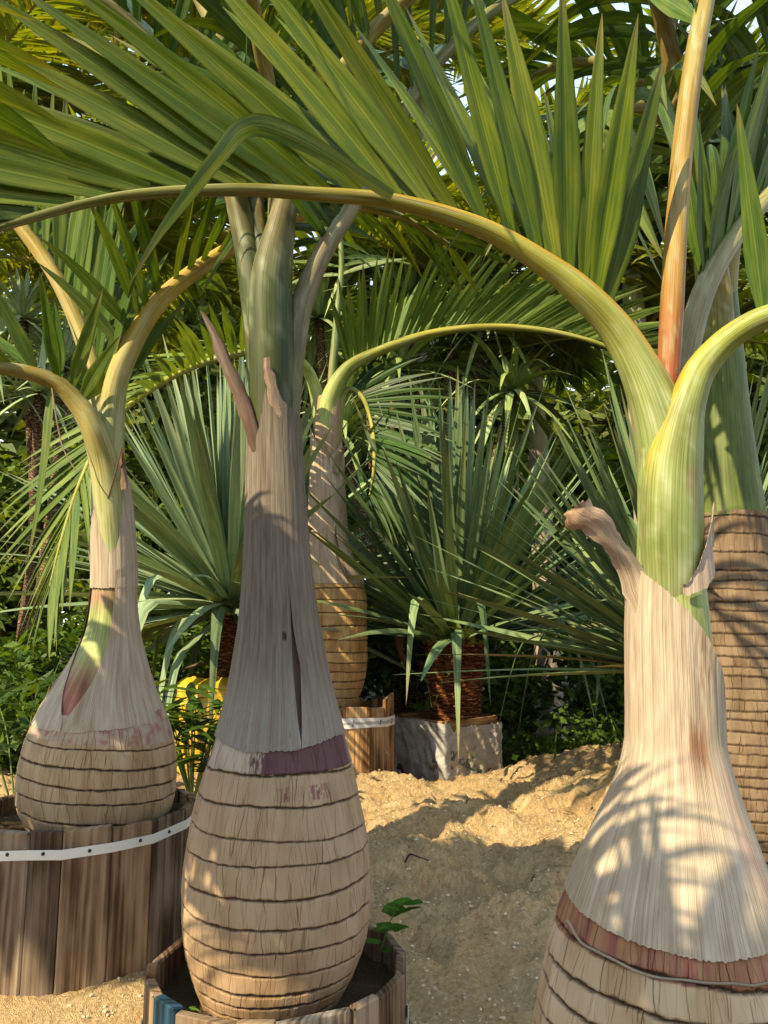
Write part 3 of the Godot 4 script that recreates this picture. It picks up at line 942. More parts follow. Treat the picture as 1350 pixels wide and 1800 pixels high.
func palm_left() -> void:
	var d := 2.48
	var rows := [[690, 168, 218], [760, 160, 215], [800, 158, 217], [900, 160, 232], [1000, 163, 238], [1060, 160, 239], [1120, 148, 246], [1170, 122, 258], [1220, 91, 273], [1260, 70, 289], [1300, 54, 300], [1350, 43, 305], [1400, 43, 303], [1440, 56, 290], [1475, 78, 268]]
	var pr := profile(rows, d)
	var y0 := 0.525
	var base: Vector3 = prof_at(pr, y0)[0]
	var o := thing("bottle_palm", "squat bottle palm with slit sheath showing green and red, in the tall tub", "palm", base, "bottle palms of the nursery")
	var rings := []
	for v in [1456, 1436, 1411, 1379, 1350, 1324, 1292]:
		rings.append(vy(v + 6, d))
	var yt := vy(1294, d)
	obj("trunk", bulge(pr, y0, vy(1245, d), rings, 300, 200, -0.022, 0.0045, func(th: float, y: float, band: int) -> Color:
		var q := nz.get_noise_3d(sin(th) * 30.0, y * 40.0, cos(th) * 30.0)
		var c := Color(0.47, 0.355, 0.22).lerp(Color(0.35, 0.24, 0.13), clampf(0.35 + 1.2 * q + 0.15 * sin(band * 2.9), 0, 1))
		if y > yt + 0.01 - 0.022 * sin(th):
			var k := nz.get_noise_3d(sin(th) * 60.0, y * 200.0, cos(th) * 60.0)
			c = Color(0.42, 0.34, 0.26).lerp(Color(0.34, 0.12, 0.1), clampf(k * 2.0, 0, 0.7))
		return c), M.bulge, o)
	var shaft := MB.new()
	var sp := []
	var sr := []
	for v in [1275, 1230, 1180, 1120, 1060, 1000, 900, 800, 720]:
		var q := prof_at(pr, vy(v, d))
		sp.append(q[0])
		sr.append(q[1] - 0.004)
	tube(shaft, sp, sr, 90, 60, func(f: float, a: float) -> Color:
		var k := nz.get_noise_3d(cos(a) * 40.0, f * 60.0, sin(a) * 40.0)
		var c: Color = keyed([[0.0, Color(0.42, 0.3, 0.22)], [0.1, Color(0.4, 0.12, 0.12)], [0.2, Color(0.38, 0.16, 0.13)], [0.32, Color(0.36, 0.38, 0.15)], [0.46, Color(0.34, 0.37, 0.15)], [0.52, Color(0.4, 0.22, 0.16)], [0.58, Color(0.42, 0.33, 0.24)], [0.7, Color(0.36, 0.4, 0.2)], [1.0, Color(0.38, 0.41, 0.2)]], f + k * 0.05)
		return tone(c, 1.0 + 0.25 * k))
	obj("crownshaft", shaft, M.green, o)
	var dry := func(th: float, v: float, b: float) -> Color:
		var k := nz.get_noise_2d(th * 1.6, v * 0.14)
		return Color(0.50, 0.43, 0.33).lerp(Color(0.41, 0.33, 0.235), clampf(0.4 + 1.2 * k, 0, 1))
	obj("dry_sheath", sheath(pr, d, 172, [[-180, 1265], [-90, 1262], [0, 1272], [90, 1262], [180, 1265]], [[-180, 985], [-90, 1010], [0, 1010], [90, 990], [180, 985]],
		[[1000, 26], [1060, 20], [1120, 14], [1200, 4], [1256, -11], [1290, -12]], [[1000, 274], [1060, 285], [1120, 300], [1160, 318], [1256, 347], [1290, 348]], 0.0015, 240, 90, 0.004, dry), M.sheath, o)
	obj("dry_sheath", sheath(pr, d, 198, [[-180, 1030], [0, 1036], [180, 1030]], [[-180, 900], [-100, 1000], [-80, 990], [-50, 940], [-20, 890], [5, 845], [25, 800], [45, 795], [70, 830], [180, 900]],
		[[0, -180], [2000, -180]], [[0, 180], [2000, 180]], 0.0035, 200, 60, 0.003, dry), M.sheath, o)
	strand(o, "sheath_margin", [at(166, 980, 2.44), at(178, 915, 2.41), at(195, 860, 2.39), at(208, 810, 2.38), at(214, 785, 2.38)], 0.004, Color(0.2, 0.12, 0.08), "sheath")
	flap(o, "dry_sheath_tip", [at(218, 860, 2.39), at(216, 820, 2.39), at(212, 790, 2.385)], [0.03, 0.025, 0.012], Vector3(1, 0, 0), 1.2, Color(0.3, 0.21, 0.14), Color(0.2, 0.13, 0.09))
	var leafc := [Color(0.16, 0.21, 0.035), Color(0.13, 0.19, 0.03), Color(0.2, 0.24, 0.05)]
	var gc := [[0.0, Color(0.40, 0.42, 0.22)], [0.25, Color(0.42, 0.40, 0.2)], [0.4, Color(0.46, 0.36, 0.12)], [0.7, Color(0.42, 0.27, 0.04)], [1, Color(0.2, 0.22, 0.05)]]
	survey_frond(o, [[199, 990, 2.5, 50], [190, 870, 2.49, 58], [181, 760, 2.48, 56], [170, 670, 2.48, 46], [142, 580, 2.48, 37], [100, 490, 2.47, 32], [38, 400, 2.46, 30], [-40, 310, 2.44, 25], [-150, 220, 2.4, 20], [-300, 150, 2.36, 10]], {
		"nr": 60, "nth": 18, "rachis": gc, "t0": 0.3, "n": 22, "len": 0.68, "width": 0.056, "nl": 10, "cols": leafc, "phi": [[0, 38], [0.5, 45], [1, 30]], "psi": [[0, 30], [1, 30]], "jit": 4.0})
	survey_frond(o, [[199, 990, 2.47, 50], [195, 860, 2.46, 58], [195, 760, 2.45, 54], [203, 680, 2.43, 48], [228, 612, 2.42, 43], [272, 540, 2.42, 38], [335, 482, 2.44, 33], [415, 432, 2.5, 29], [510, 388, 2.58, 25], [600, 362, 2.66, 21], [700, 380, 2.76, 15], [790, 430, 2.85, 8]], {
		"nr": 70, "nth": 18, "rachis": gc, "edge": Color(0.5, 0.3, 0.02), "t0": 0.36, "n": 22, "len": 0.52, "width": 0.052, "nl": 10, "cols": leafc, "phi": [[0, 70], [0.3, 60], [1, 30]], "psi": [[0, 40], [0.3, 80], [1, 95]], "droop": 0.15, "jit": 8.0})
	survey_frond(o, [[199, 1000, 2.46, 54], [192, 890, 2.45, 62], [183, 815, 2.43, 60], [165, 757, 2.38, 50], [135, 708, 2.36, 41], [92, 670, 2.33, 34], [10, 648, 2.28, 28], [-90, 650, 2.22, 22], [-220, 690, 2.15, 10]], {
		"nr": 60, "nth": 18, "rachis": [[0.0, Color(0.40, 0.41, 0.2)], [0.3, Color(0.42, 0.36, 0.15)], [0.6, Color(0.28, 0.2, 0.05)], [1, Color(0.2, 0.18, 0.05)]], "t0": 0.5, "t1": 0.8, "n": 6, "len": 0.38, "width": 0.055, "nl": 10, "cols": leafc, "phi": [[0, 75], [1, 30]], "psi": [[0, 20], [1, 35]], "jit": 9.0})
	var hm := MB.new()
	blade(hm, [at(92, 672, 2.34), at(86, 730, 2.33), at(80, 800, 2.33), at(66, 900, 2.33), at(48, 990, 2.33)], Vector3(1, 0, 0.3), 0.04, Color(0.2, 0.25, 0.06), Color(0.3, 0.24, 0.1), 14, 7, 0.2, 0.5)
	obj("hanging_leaflet", hm, M.leaf, o)
	strand(o, "dry_fibre", [at(90, 672, 2.32), at(100, 740, 2.31), at(112, 790, 2.31), at(135, 830, 2.31)], 0.003, Color(0.4, 0.3, 0.2), "sheath")

func palm_back() -> void:
	var d := 4.8
	var rows := [[640, 565, 600], [700, 556, 602], [760, 548, 602], [800, 547, 603], [900, 542, 608], [960, 537, 613], [1030, 538, 640], [1080, 536, 645], [1150, 537, 646], [1200, 547, 640], [1250, 560, 624]]
	var pr := profile(rows, d)
	var y0 := 0.59
	var base: Vector3 = prof_at(pr, y0)[0]
	var o := thing("bottle_palm", "slim young bottle palm with sunlit orange trunk, in the ragged upright tub", "palm", base, "bottle palms of the nursery")
	var rings := []
	for v in [1236, 1222, 1207, 1193, 1178, 1161, 1143, 1122, 1098, 1075, 1054, 1034]:
		rings.append(vy(v + 2, d))
	obj("trunk", bulge(pr, y0, vy(1015, d), rings, 180, 190, 0.0, 0.008, func(th: float, y: float, band: int) -> Color:
		var q := nz.get_noise_3d(sin(th) * 30.0, y * 30.0, cos(th) * 30.0)
		return Color(0.50, 0.33, 0.15).lerp(Color(0.36, 0.2, 0.08), clampf(0.35 + 1.2 * q + 0.2 * sin(band * 2.9), 0, 1))), M.bulge, o)
	obj("dry_sheath", sheath(pr, d, 575, [[-180, 1028], [180, 1028]], [[-180, 800], [-90, 745], [-60, 760], [-20, 790], [10, 815], [30, 800], [60, 780], [90, 810], [180, 800]],
		[[700, 30], [930, 30], [1000, 34], [1024, 32], [1030, 31]], [[700, 390], [930, 390], [970, 380], [1000, 378], [1024, 388], [1030, 391]], 0.006, 140, 60, 0.006, func(th: float, v: float, b: float) -> Color:
			var k := nz.get_noise_2d(th * 1.6, v * 0.2)
			return Color(0.52, 0.42, 0.3).lerp(Color(0.4, 0.29, 0.19), clampf(0.4 + 1.2 * k, 0, 1))), M.sheath, o)
	var inner := MB.new()
	var ip := []
	var ir := []
	for v in [1040, 960, 900, 820, 760, 700]:
		var q := prof_at(pr, vy(v, d))
		ip.append(q[0])
		ir.append(q[1] - 0.008)
	tube(inner, ip, ir, 24, 24, func(_f, _a): return Color(0.36, 0.26, 0.15))
	obj("inner_sheath", inner, M.sheath, o)
	flap(o, "dry_sheath_tip", [at(590, 830, 4.68), at(598, 800, 4.67), at(604, 785, 4.66)], [0.06, 0.05, 0.03], Vector3(1, 0.3, 0), 1.2, Color(0.4, 0.3, 0.2), Color(0.22, 0.14, 0.1))
	var gr := [[0.0, Color(0.36, 0.42, 0.14)], [0.2, Color(0.38, 0.42, 0.14)], [0.35, Color(0.22, 0.25, 0.05)], [0.6, Color(0.36, 0.32, 0.05)], [1, Color(0.3, 0.3, 0.06)]]
	var lc := [Color(0.2, 0.25, 0.06), Color(0.25, 0.3, 0.09), Color(0.16, 0.21, 0.045)]
	survey_frond(o, [[578, 860, 4.8, 50], [576, 780, 4.8, 50], [578, 710, 4.78, 40], [608, 652, 4.76, 30], [660, 620, 4.74, 22], [750, 588, 4.72, 17], [850, 575, 4.7, 14], [950, 580, 4.68, 12], [1050, 603, 4.66, 9], [1130, 640, 4.64, 5]], {
		"nr": 60, "nth": 14, "rachis": gr, "t0": 0.36, "n": 46, "len": 0.72, "width": 0.056, "nl": 7, "nx": 5, "cols": lc, "phi": [[0, 70], [0.3, 50], [1, 30]], "psi": [[0, 35], [1, 30]], "jit": 3.0, "droop": 0.08})
	survey_frond(o, [[588, 780, 4.85, 30], [594, 720, 4.86, 24], [612, 686, 4.84, 15], [638, 700, 4.8, 10], [654, 750, 4.76, 8], [658, 810, 4.6, 8], [650, 870, 4.58, 4]], {
		"nr": 40, "nth": 12, "rachis": gr, "t0": 0.35, "n": 30, "len": 0.6, "width": 0.04, "nl": 6, "nx": 5, "cols": [Color(0.09, 0.15, 0.04), Color(0.07, 0.12, 0.03)], "phi": [[0, 75], [1, 35]], "psi": [[0, 25], [1, 35]], "up": Vector3(1, 0.3, -0.2), "droop": 0.12})
	survey_frond(o, [[570, 800, 4.85, 40], [562, 720, 4.86, 30], [540, 650, 4.8, 22], [490, 617, 4.6, 18], [430, 620, 4.4, 15], [340, 645, 4.2, 13], [250, 695, 4.0, 12], [185, 760, 3.85, 10], [140, 850, 3.75, 8], [105, 960, 3.7, 6], [88, 1030, 3.68, 3]], {
		"nr": 60, "nth": 12, "rachis": gr, "t0": 0.36, "n": 56, "len": 0.68, "width": 0.056, "nl": 7, "nx": 5, "cols": [Color(0.22, 0.27, 0.05), Color(0.17, 0.22, 0.04), Color(0.27, 0.31, 0.08)], "phi": [[0, 70], [0.5, 55], [1, 28]], "psi": [[0, 62], [0.5, 80], [1, 95]], "droop": 0.12, "jit": 3.0})
	survey_frond(o, [[578, 800, 4.9, 30], [582, 700, 4.92, 22], [592, 560, 4.95, 14], [600, 450, 5.0, 11], [585, 340, 5.0, 13], [540, 240, 4.95, 9], [470, 180, 4.9, 4]], {
		"nr": 50, "nth": 12, "rachis": [[0.0, Color(0.13, 0.17, 0.05)], [1.0, Color(0.15, 0.19, 0.05)]], "t0": 0.45, "n": 26, "len": 0.72, "width": 0.045, "nl": 6, "nx": 5, "cols": lc, "phi": [[0, 75], [1, 40]], "psi": [[0, 85], [1, 80]], "droop": 0.22})

func palm_edge() -> void:
	var d := 2.9
	var rows := [[480, 1232, 1290], [600, 1230, 1302], [750, 1226, 1318], [860, 1222, 1334], [900, 1220, 1342], [1000, 1210, 1352], [1150, 1199, 1392], [1300, 1194, 1406], [1420, 1200, 1403], [1500, 1218, 1390], [1540, 1232, 1375]]
	var pr := profile(rows, d)
	var y0 := vy(1530, d)
	var base: Vector3 = prof_at(pr, y0)[0]
	var o := thing("bottle_palm", "stout palm with tightly ringed brown trunk and long dark green crownshaft", "palm", base, "bottle palms of the nursery")
	var rings := []
	var v := 1510.0
	while v > 905.0:
		rings.append(vy(v, d))
		v -= 18.0 if v > 1010.0 else 30.0
	obj("trunk", bulge(pr, y0, vy(905, d), rings, 260, 330, -0.004, 0.005, func(th: float, y: float, band: int) -> Color:
		var q := nz.get_noise_3d(sin(th) * 30.0, y * 40.0, cos(th) * 30.0)
		return Color(0.2, 0.142, 0.09).lerp(Color(0.125, 0.085, 0.052), clampf(0.35 + 1.2 * q + 0.2 * sin(band * 2.9), 0, 1))), M.bulge, o)
	var shaft := MB.new()
	var sp := []
	var sr := []
	for w in [912, 860, 800, 750, 680, 600, 540, 480]:
		var q := prof_at(pr, vy(w, d))
		sp.append(q[0])
		sr.append(q[1])
	tube(shaft, sp, sr, 60, 40, func(f: float, a: float) -> Color:
		var k := nz.get_noise_3d(cos(a) * 30.0, f * 60.0, sin(a) * 30.0)
		return tone(Color(0.115, 0.145, 0.03), 1.0 + 0.3 * k))
	obj("crownshaft", shaft, M.green, o)
	var lc := [Color(0.08, 0.13, 0.03), Color(0.1, 0.15, 0.035), Color(0.12, 0.16, 0.04)]
	var s := {"nr": 60, "nth": 16, "rachis": [[0, Color(0.2, 0.22, 0.06)], [0.3, Color(0.3, 0.17, 0.04)], [1, Color(0.2, 0.2, 0.05)]], "t0": 0.36, "n": 24, "len": 0.75, "width": 0.06, "nl": 9, "nx": 7, "cols": lc, "phi": [[0, 70], [1, 25]], "psi": [[0, 60], [1, 70]], "droop": 0.25, "bend": 0.25}
	survey_frond(o, [[1262, 620, 2.9, 70], [1255, 500, 2.9, 62], [1235, 380, 2.88, 46], [1205, 240, 2.82, 38], [1180, 100, 2.72, 34], [1140, -40, 2.55, 30], [1040, -150, 2.3, 26], [880, -190, 2.05, 20], [700, -150, 1.85, 10]], s)
	survey_frond(o, [[1265, 620, 2.95, 60], [1262, 480, 3.0, 50], [1240, 340, 3.05, 40], [1190, 210, 3.1, 34], [1110, 130, 3.15, 28], [1000, 110, 3.2, 20], [900, 150, 3.2, 10]], s.duplicate())
	var s3 := s.duplicate()
	s3.cols = [Color(0.17, 0.22, 0.07), Color(0.14, 0.2, 0.05)]
	s3.bend = 0.7
	s3.n = 16
	survey_frond(o, [[1262, 600, 2.85, 60], [1258, 500, 2.8, 50], [1240, 380, 2.7, 40], [1210, 270, 2.6, 32], [1160, 200, 2.45, 27], [1090, 190, 2.3, 20], [1020, 230, 2.2, 10]], s3)
	for q in [[[985, 250, 2.05], [1030, 212, 2.03], [1078, 205, 2.0], [1115, 262, 1.98], [1145, 340, 1.97], [1172, 440, 1.97]], [[1090, 190, 2.1], [1130, 160, 2.08], [1165, 178, 2.06], [1185, 250, 2.05], [1200, 350, 2.05]], [[1020, 300, 2.0], [1050, 285, 2.0], [1090, 340, 1.99], [1130, 420, 1.98], [1168, 500, 1.98]], [[1045, 235, 1.92], [1075, 270, 1.92], [1115, 350, 1.92], [1165, 455, 1.92]]]:
		var bm := MB.new()
		var path := []
		for k in q:
			path.append(at(k[0], k[1], k[2]))
		blade(bm, path, Vector3(0.75, -0.3, 0.6), 0.085, Color(0.27, 0.32, 0.12), Color(0.34, 0.26, 0.13), 18, 7, 0.15, 0.6)
		obj("bent_leaflet", bm, M.leaf, o)
	survey_frond(o, [[1268, 620, 2.9, 60], [1275, 480, 2.88, 50], [1300, 330, 2.85, 40], [1340, 180, 2.8, 34], [1400, 60, 2.7, 28], [1500, 0, 2.6, 20], [1650, 30, 2.5, 10]], s.duplicate())

# ------------------------------------------------------------------ sword-leaved plants
func sword_plant(called: String, label: String, foot: Vector3, trunk_r: float, trunk_h: float, n: int, L: float, w: float, cols: Array, opt: Dictionary) -> Node3D:
	var o := thing(called, label, "sword-leaved plant", foot, opt.get("group", "sword-leaved plants"))
	var mb := MB.new()
	var P := PackedVector3Array()
	var U := PackedVector2Array()
	var C := PackedColorArray()
	var nr := 90
	var nth := 96
	var tc: Color = opt.get("trunk", Color(0.34, 0.16, 0.07))
	for j in nr:
		var f := j / (nr - 1.0)
		for i in nth + 1:
			var a := TAU * i / nth
			var sg := fmod(f * 19.0 + 0.35 * sin(a * 2.0) + 0.2 * nz.get_noise_2d(sin(a) * 40.0, cos(a) * 40.0 + f * 20.0), 1.0)
			var rr := trunk_r * (0.8 + 0.25 * f) + 0.02 * sg + 0.014 * nz.get_noise_3d(sin(a) * 90.0, f * 140.0, cos(a) * 90.0)
			P.append(foot + Vector3(sin(a) * rr, trunk_h * f, cos(a) * rr))
			U.append(Vector2(i / float(nth), f * trunk_h * 1.6))
			C.append(tone(tc.lerp(Color(0.42, 0.13, 0.03), smoothstep(0.86, 1.0, f)), 1.0 + 0.3 * nz.get_noise_3d(sin(a) * 30.0, f * 60.0, cos(a) * 30.0)))
	mb.grid(P, U, C, nth + 1, nr, true)
	obj("trunk", mb, M.shag, o)
	var top := foot + Vector3.UP * trunk_h
	var gold := PI * (3.0 - sqrt(5.0))
	for k in n:
		var f := k / (n - 1.0)          # 0 innermost, 1 outermost
		var az := k * gold + rf(-0.2, 0.2)
		var el := deg_to_rad(lerpf(88.0, opt.get("low", -18.0), pow(f, 1.05)) + rf(-6, 6))
		var dir := Vector3(cos(az) * cos(el), sin(el), sin(az) * cos(el))
		var b := top + Vector3(cos(az), 0, sin(az)) * (trunk_r * (0.25 + 0.75 * f)) + Vector3.UP * (0.16 * (1.0 - f))
		var ll := L * rf(0.85, 1.06) * (1.0 - 0.12 * f)
		var dr := lerpf(0.02, opt.get("droop", 0.14), f) * rf(0.4, 1.6)
		var path := blade_path(b, dir, ll, dr)
		if f > 0.72 and rng.randf() < opt.get("bent", 0.3):
			var kx := rf(0.3, 0.5)
			var kp := b + dir * (ll * kx)
			path = [b, b + dir * (ll * kx * 0.6) + Vector3.UP * 0.02, kp, kp + dir * (ll * 0.08) + Vector3.DOWN * (ll * 0.16), kp + dir * (ll * 0.14) + Vector3.DOWN * (ll * (1.0 - kx) * 0.8)]
		var wd := Vector3(-sin(az), 0, cos(az)).rotated(dir, rf(-0.5, 0.5))
		var col: Color = tone(cols[rng.randi() % cols.size()], rf(0.75, 1.2))
		var tip := Color(0.26, 0.2, 0.11) if rng.randf() < 0.5 else col
		if f > 0.9 and rng.randf() < opt.get("dry", 0.15):
			col = Color(0.42, 0.3, 0.16)
			tip = Color(0.3, 0.2, 0.1)
		var lm := MB.new()
		blade(lm, path, wd, w * rf(0.8, 1.15), col, tip, 10, 5, 0.28, 0.75, rf(-0.25, 0.25), 0.35, 2.6)
		obj("leaf", lm, M.leaf_stiff, o)
	# clasping leaf bases
	for k in 22:
		var az := k * gold
		var b := top + Vector3(cos(az), 0, sin(az)) * trunk_r * 0.95 + Vector3.DOWN * 0.03
		var lm := MB.new()
		blade(lm, blade_path(b, Vector3(cos(az) * 0.55, 0.8, sin(az) * 0.55).normalized(), 0.22, 0.0), Vector3(-sin(az), 0, cos(az)), w * 1.5, Color(0.3, 0.3, 0.07), cols[0], 5, 5, 0.3, 1.0)
		obj("leaf_base", lm, M.leaf_stiff, o)
	return o

# rosette heads on leaning stems
func yucca(label: String, foot: Vector3, heads: Array, n: int, L: float, w: float, cols: Array, droop: float) -> void:
	var o := thing("yucca_tree", label, "yucca", foot, "pale yuccas behind the tubs")
	for h in heads:
		var mb := MB.new()
		var top: Vector3 = h
		var mid := foot.lerp(top, 0.6) + Vector3(rf(-0.2, 0.2), -0.2, rf(-0.2, 0.2))
		tube(mb, [foot, foot.lerp(mid, 0.5), mid, top], [0.06, 0.055, 0.05, 0.045], 24, 12, func(f: float, a: float) -> Color:
			return tone(Color(0.36, 0.3, 0.22), 1.0 + 0.4 * nz.get_noise_2d(f * 200.0, a * 20.0)))
		var stem := obj("stem", mb, M.shag, o)
		for k in n:
			var f := k / (n - 1.0)
			var az := k * 2.399963 + rf(-0.2, 0.2)
			var el := deg_to_rad(lerpf(85, -35, f) + rf(-10, 10))
			var dir := Vector3(cos(az) * cos(el), sin(el), sin(az) * cos(el))
			var lm := MB.new()
			var col: Color = tone(cols[rng.randi() % cols.size()], rf(0.8, 1.15))
			blade(lm, blade_path(top + dir * 0.04, dir, L * rf(0.8, 1.1), droop * rf(0.5, 1.6)), Vector3(-sin(az), 0, cos(az)), w, col, col, 8, 3, 0.3, 0.8, rf(-0.3, 0.3), 0.3, 2.0)
			obj("leaf", lm, M.leaf_stiff, stem)

# ------------------------------------------------------------------ plants further back
func far_palm(label: String, foot: Vector3, crown: Vector3, tr: float, n: int, L: float, opt: Dictionary) -> void:
	var o := thing("palm_tree", label, "palm", foot, opt.get("group", "taller palms behind"))
	var mb := MB.new()
	tube(mb, [foot, foot.lerp(crown, 0.35), foot.lerp(crown, 0.7), crown], [tr * 1.2, tr, tr * 0.85, tr * 0.55], 50, 20, func(f: float, a: float) -> Color:
		var c: Color = Color(0.34, 0.29, 0.22) if f < 0.72 else Color(0.34, 0.36, 0.17)
		return tone(c, 1.0 + 0.3 * sin(f * 150.0) * (1.0 if f < 0.72 else 0.0) + 0.3 * nz.get_noise_2d(f * 100.0, a * 12.0)))
	obj("trunk", mb, M.sheath, o)
	var a0: float = opt.get("turn", rf(0, TAU))
	for k in n:
		var az: float = a0 + TAU * k / n + rf(-0.25, 0.25)
		var e := deg_to_rad(rf(opt.get("el0", 25.0), opt.get("el1", 80.0)))
		var ll := L * rf(0.85, 1.1)
		var p := []
		var r := []
		for i in 8:
			var t := i / 7.0
			p.append(crown + Vector3(cos(az), 0, sin(az)) * (ll * (cos(e) * t + 0.25 * t * t)) + Vector3.UP * (ll * (sin(e) * t - opt.get("sag", 0.75) * t * t * sin(e) - 0.12 * t * t)))
			r.append(lerpf(tr * 0.34, 0.006, pow(t, 0.6)))
		frond(o, p, r, {"nr": 16, "nth": 8, "rachis": [[0, Color(0.4, 0.3, 0.06)], [1, Color(0.3, 0.3, 0.06)]], "t0": 0.2, "n": opt.get("m", 34), "len": opt.get("leaf", 0.6), "width": opt.get("w", 0.045), "joined": true, "nl": 6,
			"cols": opt.get("cols", [Color(0.32, 0.36, 0.07), Color(0.25, 0.31, 0.06), Color(0.37, 0.38, 0.1)]), "phi": [[0, 75], [1, 30]], "psi": [[0, opt.get("psi", 65.0)], [1, opt.get("psi", 65.0)]], "droop": opt.get("droop", 0.25), "jit": 7.0, "dry": 0.02})

func leaf_mass(mb: MB, c: Vector3, rad: Vector3, n: int, s: float, cols: Array, slim := 0.45) -> void:
	for i in n:
		var p := Vector3(rng.randfn(), rng.randfn(), rng.randfn())
		p = p.normalized() * pow(rng.randf(), 0.45)
		var q := c + p * rad
		var d := Vector3(rf(-1, 1), rf(-0.7, 0.6), rf(-1, 1)).normalized()
		var w := d.cross(Vector3(rf(-1, 1), rf(-1, 1), rf(-1, 1))).normalized()
		var l := s * rf(0.6, 1.4)
		var col: Color = tone(cols[rng.randi() % cols.size()], rf(0.65, 1.25))
		var h := w * (l * slim * 0.5)
		var nm := d.cross(w) * (l * 0.12)
		mb.quad(q, q + d * (l * 0.45) + h + nm, q + d * l, q + d * (l * 0.45) - h + nm, col, Vector2(0.5, 0), Vector2(1, 0.4), Vector2(0.5, 0.8), Vector2(0, 0.4))

func leafy_tree(label: String, foot: Vector3, h: float, spread: float, n: int, s: float, cols: Array, called := "tree", cat := "tree", grp := "dark trees at the back") -> void:
	var o := thing(called, label, cat, foot, grp)
	var mb := MB.new()
	tube(mb, [foot + Vector3.DOWN * 0.05, foot + Vector3(rf(-0.1, 0.1), h * 0.3, 0), foot + Vector3(rf(-0.2, 0.2), h * 0.75, 0)], [0.05 * h * 0.4 + 0.02, 0.035 * h * 0.4 + 0.015, 0.01], 14, 10, func(f, a): return tone(Color(0.14, 0.1, 0.07), 1.0 + 0.4 * nz.get_noise_2d(f * 100.0, a * 20.0)))
	for k in 6:
		var az := k * 1.9
		var b := foot + Vector3(0, h * rf(0.25, 0.55), 0)
		tube(mb, [b, b + Vector3(cos(az) * spread * 0.35, h * 0.14, sin(az) * spread * 0.35), b + Vector3(cos(az) * spread * 0.75, h * 0.22, sin(az) * spread * 0.75)], [0.02 * h * 0.3 + 0.01, 0.012 * h * 0.3 + 0.006, 0.004], 8, 7, func(_f, _a): return Color(0.14, 0.1, 0.07))
	obj("trunk", mb, M.sheath, o)
	var cm := MB.new()
	var lumps := 16
	for k in lumps:
		var az := k * 2.4
		var f := (k + 0.5) / lumps
		var q := spread * sqrt(f) * rf(0.45, 0.8)
		var c := foot + Vector3(cos(az) * q, h * rf(0.2, 0.86), sin(az) * q)
		leaf_mass(cm, c, Vector3(spread * 0.42, h * 0.16, spread * 0.42), n / lumps, s, cols)
	obj("crown", cm, M.leaf_far, o)

# a broad-leaved weed or young shrub with leaves one can tell apart
func weed(called: String, label: String, foot: Vector3, h: float, n: int, L: float, w: float, cols: Array, grp: String, lean := 0.5, wave := 0.15) -> void:
	var o := thing(called, label, "weed", foot, grp)
	var stems := maxi(1, n / 7)
	for s in stems:
		var az := s * 2.4 + rf(-0.4, 0.4)
		var tipp := foot + Vector3(cos(az) * h * lean * rf(0.3, 1.0), h * rf(0.7, 1.05), sin(az) * h * lean * rf(0.3, 1.0))
		var mid := foot.lerp(tipp, 0.5) + Vector3.UP * (h * 0.12)
		var mb := MB.new()
		tube(mb, [foot + Vector3(cos(az), 0, sin(az)) * 0.01 + Vector3.DOWN * 0.01, mid, tipp], [0.006 * h + 0.0015, 0.004 * h + 0.001, 0.001], 8, 6, func(_f, _a): return Color(0.14, 0.19, 0.06))
		var st := obj("stem", mb, M.green, o)
		var per := maxi(2, n / stems)
		for k in per:
			var f := 0.25 + 0.75 * k / (per - 1.0)
			var b: Vector3 = spline([foot, mid, tipp], f)
			var a2 := k * 2.2 + rf(-0.5, 0.5)
			var dir := Vector3(cos(a2), rf(0.0, 0.7), sin(a2)).normalized()
			var lm := MB.new()
			var col: Color = tone(cols[rng.randi() % cols.size()], rf(0.75, 1.25))
			blade(lm, blade_path(b, dir, L * rf(0.7, 1.15), 0.25), Vector3(-sin(a2), 0, cos(a2)), w * rf(0.8, 1.15), col, col, 7, 5, wave, 0.1, 0.0, 0.42, 2.4)
			obj("leaf", lm, M.leaf, st)

func grass_patch(called: String, label: String, c: Vector3, rx: float, rz: float, n: int, h: float, cols: Array, leafy: float) -> void:
	var mb := MB.new()
	for i in n:
		var p := c + Vector3(rng.randfn() * rx * 0.6, 0, rng.randfn() * rz * 0.6)
		p.y = maxf(0.0, sand_h(p.x, p.z) if p.z > -5.4 else 0.0) + c.y
		var az := rf(0, TAU)
		var col: Color = tone(cols[rng.randi() % cols.size()], rf(0.6, 1.25))
		if rng.randf() < leafy:
			var hh := h * rf(0.15, 0.9)
			leaf_mass(mb, p + Vector3.UP * hh, Vector3(0.06, 0.07, 0.06), 5, 0.05, [col], 0.7)
		else:
			var dir := Vector3(cos(az) * 0.35, 1, sin(az) * 0.35).normalized()
			blade(mb, blade_path(p, dir, h * rf(0.4, 1.1), rf(0.1, 0.6), Vector3(cos(az), 0, sin(az)) * 0.25), Vector3(-sin(az), 0, cos(az)), rf(0.006, 0.014), col, col, 5, 3, 0.2, 0.8)
	var o := obj(called, mb, M.leaf_far, self)
	o.set_meta("kind", "stuff")
	o.set_meta("label", label)
	o.set_meta("category", "undergrowth")

